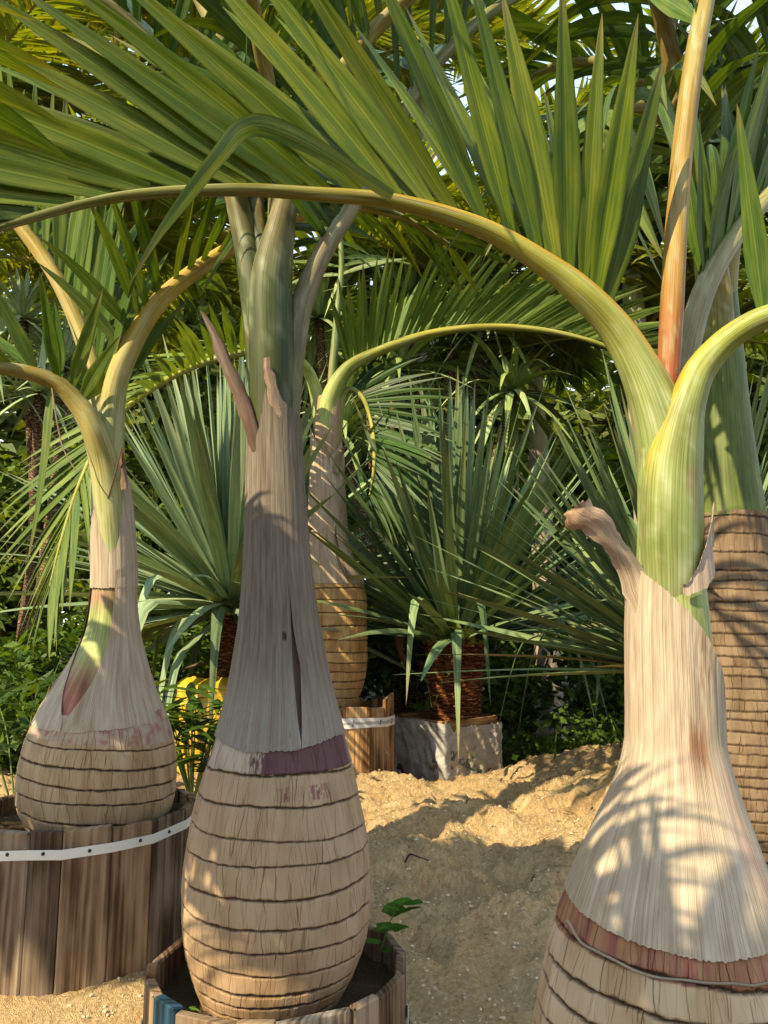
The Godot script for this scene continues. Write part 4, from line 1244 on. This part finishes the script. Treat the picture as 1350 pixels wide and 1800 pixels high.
# ------------------------------------------------------------------ sack-wrapped box, yellow bag, drum
func sack_box() -> void:
	var c := at(782, 1300, 5.25)
	var y0 := 0.0
	var y1 := 0.56
	c.y = y0
	var o := thing("sack_covered_box", "square planter box wrapped in a grey printed sack below the sword plant", "planter", c)
	# a box standing on a corner: its near corner points at the camera, a little left
	var turn := deg_to_rad(-50.0)
	var half := 0.255
	var ax := Vector3(cos(turn), 0, -sin(turn))
	var az := Vector3(sin(turn), 0, cos(turn))
	for k in 4:
		var n: Vector3 = [ax, az, -ax, -az][k]
		var t: Vector3 = Vector3(n.z, 0, -n.x)
		for r in 4:
			var mb := MB.new()
			plank_mesh(mb, c + n * half + Vector3.UP * (0.07 + r * 0.136), Vector3.UP, t, n, Vector3(0.13, half * 2.0 - 0.02, 0.02), 0.003, Color(0.3, 0.19, 0.09) * rf(0.8, 1.2), 0.0, Vector2(rf(0, 1), rf(0, 1)))
			obj("plank", mb, M.wood, o)
	var sb := MB.new()
	for q in [[-1, -1], [1, -1]]:
		pass
	var e := half - 0.012
	sb.quad(c + (ax + az) * e + Vector3.UP * 0.5, c + (az - ax) * e + Vector3.UP * 0.5, c - (ax + az) * e + Vector3.UP * 0.5, c + (ax - az) * e + Vector3.UP * 0.5, Color(0.17, 0.13, 0.09))
	obj("soil", sb, M.soil, o)
	# the sack, over the two faces that look at the camera, crumpled, with a torn upper edge
	var faces := [[az, 1], [-ax, 1]]
	var mb2 := MB.new()
	var P := PackedVector3Array()
	var U := PackedVector2Array()
	var C := PackedColorArray()
	var nu := 90
	var nv := 40
	var hh := half + 0.018
	var c0 := c + (ax - az) * hh     # right end
	var c1 := c + (ax + az) * hh     # near corner
	var c2 := c + (az - ax) * hh     # left end
	for j in nv:
		var b := j / (nv - 1.0)
		for i in nu:
			var a := i / (nu - 1.0)
			var f := a * 2.0
			var p: Vector3 = c2.lerp(c1, f) if f < 1.0 else c1.lerp(c0, f - 1.0)
			var n := az.lerp(ax, smoothstep(0.93, 1.07, f)).normalized()
			var torn := 0.5 + 0.012 * nz.get_noise_1d(a * 400.0) + (0.035 if f < 1.12 else 0.0) - 0.03 * exp(-pow((f - 1.16) / 0.03, 2))
			var y := lerpf(-0.02, torn, b)
			var k := crease(a, y)
			P.append(p + n * (0.004 + k) + Vector3.UP * y)
			U.append(Vector2(a * 2.0, y * 2.0))
			C.append(Color(0.44, 0.4, 0.335) if f > 1.12 else Color(0.4, 0.4, 0.39))  # left part greyer and bluer: the neighbouring tub's shadow painted into the cloth
	mb2.grid(P, U, C, nu, nv)
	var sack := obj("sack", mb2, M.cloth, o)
	# printed words on the lit face, drawn stroke by stroke
	var right := (c0 - c1).normalized()
	var nrm := ax
	var org := c1 + right * 0.03 + Vector3.UP * 0.3
	var rt := right.rotated(nrm, -0.42)
	var upv := nrm.cross(rt)
	var word := MB.new()
	var strokes := [
		# lam-alef, then alef with hamza at the far end
		[[0.0, 5.0], [0.3, 3.6]], [[1.6, 5.4], [2.6, 3.2], [3.6, 1.6]], [[3.7, 5.4], [3.2, 3.0], [2.2, 1.4], [1.6, 1.6], [2.0, 2.4], [3.6, 1.6]],
		# teh
		[[8.0, 3.4], [7.8, 1.9], [9.4, 1.5], [11.2, 1.7], [11.6, 3.0]], [[9.0, 4.3], [9.3, 4.0]], [[10.1, 4.3], [10.4, 4.0]],
		# alef
		[[13.3, 5.2], [13.2, 1.7]],
		# jeem, teh, noon, meem joined on one line
		[[13.2, 1.7], [16.0, 1.6], [15.2, 2.9], [13.9, 3.2]], [[16.0, 1.6], [19.0, 1.6], [19.0, 2.7]], [[19.0, 1.6], [21.6, 1.6], [21.6, 2.7]], [[21.6, 1.6], [24.0, 1.6], [24.8, 2.6], [24.2, 3.2], [23.5, 2.5], [24.0, 1.6]],
		[[15.3, 0.6], [15.7, 0.2]], [[18.2, 3.8], [18.5, 3.5]], [[19.3, 3.8], [19.6, 3.5]], [[21.5, 3.9], [21.8, 3.6]]]
	var on_cloth := func(p: Vector3) -> Vector3:
		var l := p - c1
		var a: float = 0.5 + 0.5 * l.dot(right) / c0.distance_to(c1)
		return p + nrm * (0.0075 + crease(a, p.y - c.y) - l.dot(nrm))
	for st in strokes:
		for i in st.size() - 1:
			var p0: Vector3 = org + rt * (st[i][0] * 0.0125) + upv * (st[i][1] * 0.0125)
			var p1: Vector3 = org + rt * (st[i + 1][0] * 0.0125) + upv * (st[i + 1][1] * 0.0125)
			var dn := (p1 - p0).normalized()
			var sd := nrm.cross(dn) * 0.0052
			p0 -= dn * 0.003
			p1 += dn * 0.003
			word.quad(on_cloth.call(p0 - sd), on_cloth.call(p0 + sd), on_cloth.call(p1 + sd), on_cloth.call(p1 - sd), Color(0.05, 0.085, 0.075))
	obj("printed_words", word, M.dark, sack)

func crease(a: float, y: float) -> float:
	return nz.get_noise_3d(a * 60.0, y * 50.0 + a * 60.0, 3.0) * 0.026 + nz.get_noise_3d(a * 180.0, y * 260.0, 9.0) * 0.006

func yellow_bag() -> void:
	var c := at(392, 1220, 5.7)
	c.y = 0.0
	var o := thing("yellow_bag", "crumpled yellow plastic planting bag under a shaggy trunk", "planting bag", c)
	var mb := MB.new()
	var P := PackedVector3Array()
	var U := PackedVector2Array()
	var C := PackedColorArray()
	for j in 44:
		var f := j / 43.0
		for i in 121:
			var a := TAU * i / 120.0
			var r := 0.33 * (0.92 + 0.14 * sin(f * 2.6))
			var fold := nz.get_noise_3d(sin(a) * 26.0 + f * 18.0, f * 22.0, cos(a) * 26.0)
			r += 0.05 * (absf(fold) - 0.2) + 0.012 * nz.get_noise_3d(sin(a) * 90.0, f * 60.0, cos(a) * 90.0)
			if f > 0.94:
				r -= (f - 0.94) * 1.2
			P.append(c + Vector3(sin(a) * r, -0.02 + 0.8 * f + 0.02 * nz.get_noise_1d(a * 30.0) * f, cos(a) * r))
			U.append(Vector2(i / 60.0, f))
			C.append(Color(0.62, 0.42, 0.03))
	mb.grid(P, U, C, 121, 44, true)
	obj("bag", mb, M.plastic, o)
	var sb := MB.new()
	var P2 := PackedVector3Array()
	var U2 := PackedVector2Array()
	var C2 := PackedColorArray()
	for j in 8:
		for i in 33:
			var a := TAU * i / 32.0
			var q := 0.25 * (1.0 - j / 7.0)
			P2.append(c + Vector3(sin(a) * q, 0.74 + 0.02 * nz.get_noise_2d(i * 20.0, j * 20.0), cos(a) * q))
			U2.append(Vector2(sin(a) * q, cos(a) * q))
			C2.append(Color(0.12, 0.08, 0.05))
	sb.grid(P2, U2, C2, 33, 8, true)
	obj("soil", sb, M.soil, o)
	flap(o, "dry_leaf", [c + Vector3(-0.3, 0.82, 0.12), c + Vector3(-0.15, 0.88, 0.18), c + Vector3(0.02, 0.88, 0.2), c + Vector3(0.14, 0.83, 0.2)], [0.01, 0.07, 0.07, 0.01], Vector3(0, 0.4, 1), 0.9, Color(0.12, 0.08, 0.05), Color(0.12, 0.08, 0.05))

func blue_drum() -> void:
	var c := at(672, 1180, 6.0)
	c.y = 0.0
	var o := thing("plastic_drum", "dark blue plastic drum half hidden behind the sword plant", "drum", c)
	var p := []
	var r := []
	for k in [[0.0, 0.27], [0.02, 0.285], [0.3, 0.29], [0.33, 0.3], [0.36, 0.29], [0.62, 0.29], [0.65, 0.3], [0.68, 0.29], [0.94, 0.285], [0.98, 0.27], [0.985, 0.02]]:
		p.append(c + Vector3.UP * k[0])
		r.append(k[1])
	var mb := MB.new()
	tube(mb, p, r, 60, 40, func(_f, _a): return Color(0.02, 0.04, 0.14))
	obj("body", mb, M.plastic, o)
	var lid := MB.new()
	tube(lid, [c + Vector3.UP * 0.93, c + Vector3.UP * 0.95, c + Vector3.UP * 1.0, c + Vector3.UP * 1.015, c + Vector3.UP * 1.016], [0.295, 0.305, 0.305, 0.29, 0.01], 12, 40, func(_f, _a): return Color(0.015, 0.02, 0.05))
	obj("lid", lid, M.plastic, o)
	var q := thing("dead_leaf", "curled brown dead leaf hanging in front of the blue drum", "dead leaf", at(712, 1100, 5.5))
	flap(q, "blade", [at(716, 1085, 5.5), at(712, 1110, 5.48), at(706, 1140, 5.47), at(716, 1165, 5.5), at(722, 1200, 5.5)], [0.03, 0.12, 0.09, 0.06, 0.01], Vector3(1, 0.2, 0.5), 1.6, Color(0.34, 0.24, 0.15), Color(0.2, 0.12, 0.08))
	flap(q, "stalk", [at(716, 1085, 5.5), at(735, 1060, 5.5), at(760, 1045, 5.45)], [0.02, 0.015, 0.02], Vector3(0, 0, 1), 1.2, Color(0.3, 0.2, 0.12), Color(0.3, 0.2, 0.12))

# ------------------------------------------------------------------ the scene
func _ready() -> void:
	rng.seed = 20240611
	nz.seed = 5
	nz.frequency = 0.1
	nz.fractal_octaves = 3
	# camera
	var cam := Camera3D.new()
	cam.name = "camera"
	cam.fov = rad_to_deg(2.0 * atan(900.0 / FOCAL))
	cam.near = 0.05
	cam.far = 200.0
	cam.position = EYE
	cam.rotation = Vector3(tilt, 0, 0)
	add_child(cam)
	cam.current = true
	# sky, exposure
	var env := Environment.new()
	env.background_mode = Environment.BG_SKY
	var sk := ProceduralSkyMaterial.new()
	sk.sky_top_color = Color(0.63, 0.72, 0.82)
	sk.sky_horizon_color = Color(0.93, 0.93, 0.90)
	sk.sky_curve = 0.2
	sk.ground_bottom_color = Color(0.3, 0.26, 0.2)
	sk.ground_horizon_color = Color(0.6, 0.6, 0.55)
	sk.sky_energy_multiplier = 1.12
	var sky := Sky.new()
	sky.sky_material = sk
	env.sky = sky
	env.tonemap_mode = Environment.TONE_MAPPER_LINEAR
	env.tonemap_exposure = 1.9
	env.sdfgi_enabled = true
	env.ssao_enabled = true
	env.ssil_enabled = true
	var we := WorldEnvironment.new()
	we.name = "environment"
	we.environment = env
	add_child(we)
	# sun: from the left, behind the camera
	var sun := DirectionalLight3D.new()
	sun.name = "sun"
	sun.light_energy = 1.6
	sun.light_color = Color(1.0, 0.925, 0.77)
	sun.light_angular_distance = 0.5
	sun.shadow_enabled = true
	sun.basis = Basis.looking_at(-SUN.normalized(), Vector3.UP)
	add_child(sun)

	make_materials()
	var cb := mat("crumb", null, 0.95)
	cb.metallic_specular = 0.2
	make_ground()

	# tubs and palms
	var wood := [Color(0.26, 0.195, 0.135), Color(0.31, 0.235, 0.165), Color(0.235, 0.19, 0.145), Color(0.28, 0.205, 0.135), Color(0.38, 0.335, 0.275)]
	var pm := at(490, 1700, 2.0)
	tub("low round wooden stave tub with one blue plank", Vector3(pm.x, 0, pm.z), 0.322, 0.02, 0.325, 16, deg_to_rad(-36.0), [wood[0], wood[3], wood[4], wood[1], wood[3], wood[0], wood[4], wood[0], wood[3], wood[0], wood[2], wood[4], wood[0], Color(0.36, 0.2, 0.1), wood[3], Color(0.03, 0.09, 0.17)], [[0.19, 0.03, 0.012, 2.0]], 0.258, 0.006)
	palm_middle()
	var pl := at(150, 1430, 2.48)
	tub("tall brown stave tub with a white strap near its rim", Vector3(pl.x, 0, pl.z), 0.345, 0.1, 0.588, 18, deg_to_rad(-3.0), [wood[2], wood[0], wood[3], wood[2], wood[0], wood[3], wood[0]], [[0.530, 0.026, 0.012, 0.0]], 0.54, 0.006)
	palm_left()
	var pb := at(598, 1240, 4.8)
	tub("sunlit orange-brown stave tub with ragged rim and doubled white strap", Vector3(pb.x, 0, pb.z), 0.34, 0.1, 0.69, 15, deg_to_rad(6.0), [Color(0.5, 0.33, 0.17), Color(0.55, 0.37, 0.2), Color(0.45, 0.29, 0.15)], [[0.59, 0.038, 0.015, 2.6], [0.55, 0.035, 0.02, 1.2]], 0.6, 0.035)
	palm_back()
	palm_edge()
	palm_right()
	sack_box()
	yellow_bag()
	blue_drum()

	# sword-leaved plants
	var bluegreen := [Color(0.26, 0.33, 0.19), Color(0.34, 0.4, 0.25), Color(0.2, 0.26, 0.15), Color(0.3, 0.35, 0.18)]
	var sp := at(800, 1250, 5.25)
	sword_plant("sword_plant", "blue-green sword-leaved plant with dark red-brown trunk in the sack-covered box", Vector3(sp.x, 0.5, sp.z), 0.19, 0.56, 240, 1.75, 0.082, bluegreen, {"low": 6.0, "droop": 0.1, "bent": 0.16})
	var sp2 := at(402, 1180, 5.7)
	sword_plant("sword_plant", "pale sword-leaved plant with shaggy light trunk in the yellow bag", Vector3(sp2.x, 0.77, sp2.z), 0.12, 0.5, 220, 2.1, 0.098, [Color(0.42, 0.48, 0.33), Color(0.48, 0.53, 0.4), Color(0.33, 0.39, 0.25)], {"low": -20.0, "droop": 0.2, "bent": 0.6, "trunk": Color(0.46, 0.29, 0.16)})
	var sp3 := at(1215, 1180, 3.9)
	sword_plant("sword_plant", "dense dark sword-leaved plant behind the flared palm", Vector3(sp3.x, 0.2, sp3.z), 0.17, 0.72, 240, 1.55, 0.066, [Color(0.3, 0.35, 0.19), Color(0.34, 0.39, 0.21), Color(0.22, 0.27, 0.14)], {"low": 6.0, "droop": 0.07, "dry": 0.3, "bent": 0.08})

	# pale yuccas
	var pale := [Color(0.5, 0.54, 0.36), Color(0.56, 0.58, 0.42), Color(0.42, 0.46, 0.3)]
	yucca("silvery many-headed yucca at the far left edge", Vector3(-3.6, 0, -7.4), [at(40, 560, 6.6), at(110, 640, 6.8), at(70, 690, 6.4), at(-20, 640, 6.4), at(150, 560, 7.2)], 44, 0.75, 0.06, pale, 0.35)
	yucca("yellow-green yucca with loose arching leaves beyond the slim palm", Vector3(0.2, 0, -7.4), [at(640, 450, 7.4), at(720, 520, 7.2), at(800, 470, 7.6), at(560, 560, 7.2), at(860, 560, 7.4), at(700, 650, 7.0), at(900, 690, 7.0), at(600, 760, 6.9)], 50, 1.0, 0.085, [Color(0.5, 0.54, 0.2), Color(0.54, 0.57, 0.3), Color(0.4, 0.45, 0.18)], 0.5)

	# palms behind
	var yg := [Color(0.46, 0.47, 0.07), Color(0.37, 0.41, 0.06), Color(0.52, 0.49, 0.12)]
	far_palm("tall palm with yellow-green fronds behind the squat palm", Vector3(-3.6, 0, -9.6), at(210, 170, 9.5), 0.15, 13, 3.9, {"sag": 0.6, "cols": yg, "m": 48, "leaf": 1.0, "w": 0.1})
	far_palm("tall palm with drooping fronds at the left border", Vector3(-5.6, 0, -9.0), at(-80, 250, 9.0), 0.15, 12, 3.6, {"sag": 0.6, "cols": yg, "m": 44, "leaf": 1.0, "w": 0.1})
	far_palm("tall palm rising behind the grey-sheathed palm", Vector3(-0.7, 0, -10.2), at(570, 160, 10.0), 0.15, 12, 3.7, {"sag": 0.6, "m": 44, "leaf": 0.95, "w": 0.1, "cols": yg})
	far_palm("tall palm with spreading crown beside the open patch of sky", Vector3(0.6, 0, -11.2), at(745, 110, 11.0), 0.16, 12, 3.6, {"sag": 0.6, "m": 44, "leaf": 1.0, "w": 0.11, "cols": yg})
	far_palm("pale-stemmed palm standing behind the sword plant in the box", Vector3(1.75, 0, -8.0), at(940, 640, 7.8), 0.13, 11, 2.0, {"m": 40, "leaf": 0.7, "w": 0.055, "cols": [Color(0.25, 0.3, 0.06), Color(0.2, 0.26, 0.05)]})
	far_palm("palm with orange stalks beyond the stout ringed palm", Vector3(2.4, 0, -6.6), at(1100, 330, 6.3), 0.12, 11, 1.9, {"m": 40, "leaf": 0.6, "w": 0.055})
	far_palm("dark palm behind the right border", Vector3(3.4, 0, -5.4), at(1380, 330, 5.2), 0.12, 12, 2.0, {"m": 40, "leaf": 0.6, "w": 0.055, "cols": [Color(0.1, 0.15, 0.035), Color(0.13, 0.18, 0.04)]})

	# palms to the left of the view, whose crowns shade the near tubs
	far_palm("young palm outside the picture beyond the left border", Vector3(-1.68, 0.1, -0.9), Vector3(-1.64, 1.85, -0.92), 0.09, 13, 0.8, {"m": 36, "leaf": 0.36, "w": 0.055, "el0": 10.0, "el1": 75.0, "sag": 0.5})
	far_palm("young palm outside the picture behind the viewer", Vector3(-1.2, 0.1, 0.12), Vector3(-1.17, 1.7, 0.08), 0.09, 8, 0.75, {"m": 30, "leaf": 0.42, "w": 0.045, "el0": 10.0, "el1": 60.0})
	for q in [["bright palm with low fronds behind the silvery yucca", 110, 470, 7.0, 2.0], ["bright palm with low fronds behind the pale sword plant", 380, 420, 7.2, 2.0], ["bright bushy palm right of the slim young palm", 790, 500, 7.4, 1.8], ["bright palm under the open patch of sky", 1020, 420, 7.4, 1.8], ["bright low palm behind the dark sword plant", 1130, 600, 6.8, 1.6]]:
		var cr := at(q[1], q[2], q[3])
		far_palm(q[0], Vector3(cr.x, 0, cr.z), cr, 0.1, 12, q[4], {"m": 40, "leaf": 0.7, "w": 0.07, "sag": 0.65, "el0": 5.0, "el1": 75.0, "cols": yg})
	# trees closing the back
	var dk := [Color(0.33, 0.38, 0.11), Color(0.4, 0.44, 0.15), Color(0.46, 0.49, 0.2)]
	var spots := [[-7.0, -10.5, 8.6, 2.8], [-4.2, -11.5, 8.8, 2.8], [-1.6, -11.0, 7.0, 2.5], [0.8, -12.5, 6.8, 2.5], [3.4, -11.5, 5.6, 2.4], [6.0, -10.5, 6.8, 2.6], [8.6, -11.0, 7.0, 2.8]]
	var say := ["dark round tree at the far left of the back row", "dark tall tree behind the silvery yucca", "dark tree behind the grey-sheathed palm", "dark tree behind the yellow-green yucca", "low dark tree under the open patch of sky", "dark tree behind the stout ringed palm", "dark tree at the far right of the back row"]
	for i in spots.size():
		leafy_tree(say[i], Vector3(spots[i][0], 0, spots[i][1]), spots[i][2], spots[i][3], 8000, 0.32, dk)
	var gr := [Color(0.19, 0.28, 0.05), Color(0.25, 0.33, 0.07), Color(0.13, 0.2, 0.04)]
	var shr := [[-2.9, -6.6, 1.3, 0.8], [-1.6, -7.2, 1.4, 0.9], [-0.3, -7.2, 1.5, 0.8], [0.9, -6.8, 1.4, 0.8], [2.0, -6.4, 1.3, 0.8], [3.2, -5.6, 1.3, 0.8], [-2.4, -4.9, 0.85, 0.55]]
	var say2 := ["leafy shrub at the foot of the silvery yucca", "leafy shrub behind the yellow bag", "leafy shrub behind the blue drum", "leafy shrub behind the sack-covered box", "leafy shrub behind the dark sword plant", "leafy shrub behind the stout ringed palm", "dark leafy shrub beside the tall strapped tub"]
	for i in shr.size():
		leafy_tree(say2[i], Vector3(shr[i][0], 0, shr[i][1]), shr[i][2], shr[i][3], 2600, 0.11, gr, "shrub", "shrub", "shrubs behind the tubs")
	var back_spots := [[-6.5, -9.0], [-4.6, -9.3], [-2.8, -9.0], [-1.0, -9.4], [0.8, -9.1], [2.5, -9.4], [4.2, -9.0], [6.0, -9.3]]
	var say3 := ["first from the left border", "second from the left border", "third from the left border", "behind the squat palm", "behind the slim young palm", "behind the sack-covered box", "behind the flared palm", "at the right border"]
	for i in back_spots.size():
		leafy_tree("tall hedge bush at the back, " + say3[i], Vector3(back_spots[i][0], 0, back_spots[i][1]), 3.6, 1.35, 3400, 0.22, [Color(0.3, 0.38, 0.08), Color(0.36, 0.42, 0.11), Color(0.24, 0.32, 0.07)], "bush", "bush", "hedge bushes at the back")
	grass_patch("undergrowth", "green grass and weeds growing behind the left tubs", Vector3(-2.2, 0, -6.4), 1.1, 0.6, 1700, 0.5, gr, 0.4)
	grass_patch("undergrowth", "shaded weeds growing behind the sand heap", Vector3(1.75, 0, -5.6), 0.8, 0.5, 1300, 0.35, gr, 0.55)
	var broad := [Color(0.13, 0.2, 0.035), Color(0.17, 0.23, 0.04), Color(0.1, 0.16, 0.03)]
	weed("shrub", "bushy shrub with long glossy leaves between the two banded trunks", at(338, 1400, 3.7), 0.5, 150, 0.27, 0.06, broad, "weeds and young shrubs", 0.55)
	weed("shrub", "dark long-leaved shrub beside the squat palm", at(30, 1430, 3.6), 0.7, 42, 0.26, 0.06, [Color(0.08, 0.13, 0.04), Color(0.06, 0.1, 0.03)], "weeds and young shrubs", 0.6)
	var fr := [Color(0.12, 0.26, 0.03), Color(0.16, 0.3, 0.05)]
	weed("weed", "bright heart-leaved weed growing inside the low round tub", Vector3(at(655, 1690, 2.1).x, 0.255, -2.12), 0.16, 10, 0.085, 0.07, fr, "weeds and young shrubs", 0.6)
	weed("weed", "tiny sprout at the near edge of the low tub", Vector3(at(325, 1760, 1.85).x, 0.258, -1.83), 0.05, 7, 0.03, 0.014, fr, "weeds and young shrubs", 0.7)
	weed("weed", "small sprout against the bulge in the low tub", Vector3(at(330, 1700, 2.0).x, 0.258, -2.02), 0.1, 7, 0.04, 0.018, fr, "weeds and young shrubs", 0.5)
	weed("weed", "heart-leaved weed standing in the shade behind the sand heap", Vector3(1.42, 0.05, -4.9), 0.3, 9, 0.14, 0.12, fr, "weeds and young shrubs", 0.6)
	small_things()
	weed("weed", "pale trailing weed hanging over the sack", at(760, 1240, 4.9), 0.2, 14, 0.07, 0.035, [Color(0.2, 0.3, 0.08)], "weeds and young shrubs", 0.7)

func small_things() -> void:
	var t := thing("twig", "thin dark twig lying on the shaded sand", "twig", Vector3(0.13, sand_h(0.13, -3.0), -3.0))
	var base := at(735, 1545, 2.95)
	for q in [[[0, 0], [0.02, 0.015], [0.05, 0.012], [0.09, 0.0]], [[0.02, 0.012], [0.0, 0.05], [0.01, 0.09]]]:
		var p := []
		for k in q:
			var x: float = base.x - 0.05 + k[0]
			var z: float = base.z - k[1] - (0.0 if q.size() > 3 else 0.05)
			p.append(Vector3(x, sand_h(x, z) + 0.006, z))
		strand(t, "branch", p, 0.0035, Color(0.05, 0.035, 0.025), "sheath")
	var lf := thing("dead_leaf", "dark dead leaf lying on the sand by the tall strapped tub", "dead leaf", Vector3(-0.95, sand_h(-0.95, -1.95), -1.95))
	flap(lf, "blade", [Vector3(-1.02, sand_h(-1.02, -1.95) + 0.01, -1.95), Vector3(-0.97, sand_h(-0.97, -1.93) + 0.03, -1.93), Vector3(-0.9, sand_h(-0.9, -1.92) + 0.008, -1.92)], [0.01, 0.06, 0.005], Vector3(0, 0.3, 1), 0.8, Color(0.06, 0.05, 0.04), Color(0.08, 0.06, 0.05))
	var lm := MB.new()
	for k in 90:
		var d := rf(2.0, 4.7)
		var x := rf(-1.0, 0.4 + d * 0.3)
		var a := rf(0, TAU)
		var dir := Vector3(cos(a), 0, sin(a))
		var p := Vector3(x, sand_h(x, -d) + 0.006, -d)
		var l := rf(0.02, 0.09)
		var q := p + dir * l
		q.y = sand_h(q.x, q.z) + 0.008
		var m := (p + q) * 0.5 + Vector3.UP * rf(0.004, 0.016)
		blade(lm, [p, m, q], dir.cross(Vector3.UP), rf(0.003, 0.012), tone(Color(0.3, 0.21, 0.12), rf(0.4, 1.3)), Color(0.3, 0.2, 0.1), 5, 3, 0.4, 0.5)
	var litter := obj("leaf_litter", lm, M.sheath, self)
	litter.set_meta("kind", "stuff")
	litter.set_meta("label", "dry brown leaf scraps scattered on the sand")
	litter.set_meta("category", "leaf litter")
	for k in 4:
		var x: float = [0.93, 0.98, 1.05, 0.9][k]
		var z: float = [-5.0, -5.04, -4.98, -4.95][k]
		var st := MB.new()
		var s: float = [0.04, 0.03, 0.022, 0.02][k]
		var c := Vector3(x, sand_h(x, z) + s * 0.5, z)
		tube(st, [c + Vector3.DOWN * s, c + Vector3.DOWN * s * 0.6, c, c + Vector3.UP * s * 0.5, c + Vector3.UP * s * 0.75], [s * 0.2, s * 0.9, s * 1.1, s * 0.7, 0.001], 8, 9, func(f: float, a: float) -> Color: return tone(Color(0.55, 0.52, 0.45), 1.0 + 0.4 * nz.get_noise_2d(f * 60.0, a * 30.0)))
		var o := obj("stone", st, M.cloth, self)
		o.set_meta("label", ["largest pale stone at the foot of the printed sack", "second largest pale stone by the printed sack", "small pale stone in the shade of the weeds", "smallest pale stone on the sand by the sack"][k])
		o.set_meta("category", "stone")
		o.set_meta("group", "stones by the sack")

const FEET := [[0.35, -2.35, 0.3], [0.1, -2.55, 0.5], [0.5, -3.0, -0.4], [0.2, -3.4, 0.6], [0.62, -3.7, 0.2], [0.95, -3.6, -0.7], [0.35, -3.85, 1.0], [0.8, -4.2, 0.4], [-0.35, -3.3, 0.2]]
const SUN := Vector3(-0.60, 0.60, 0.55)
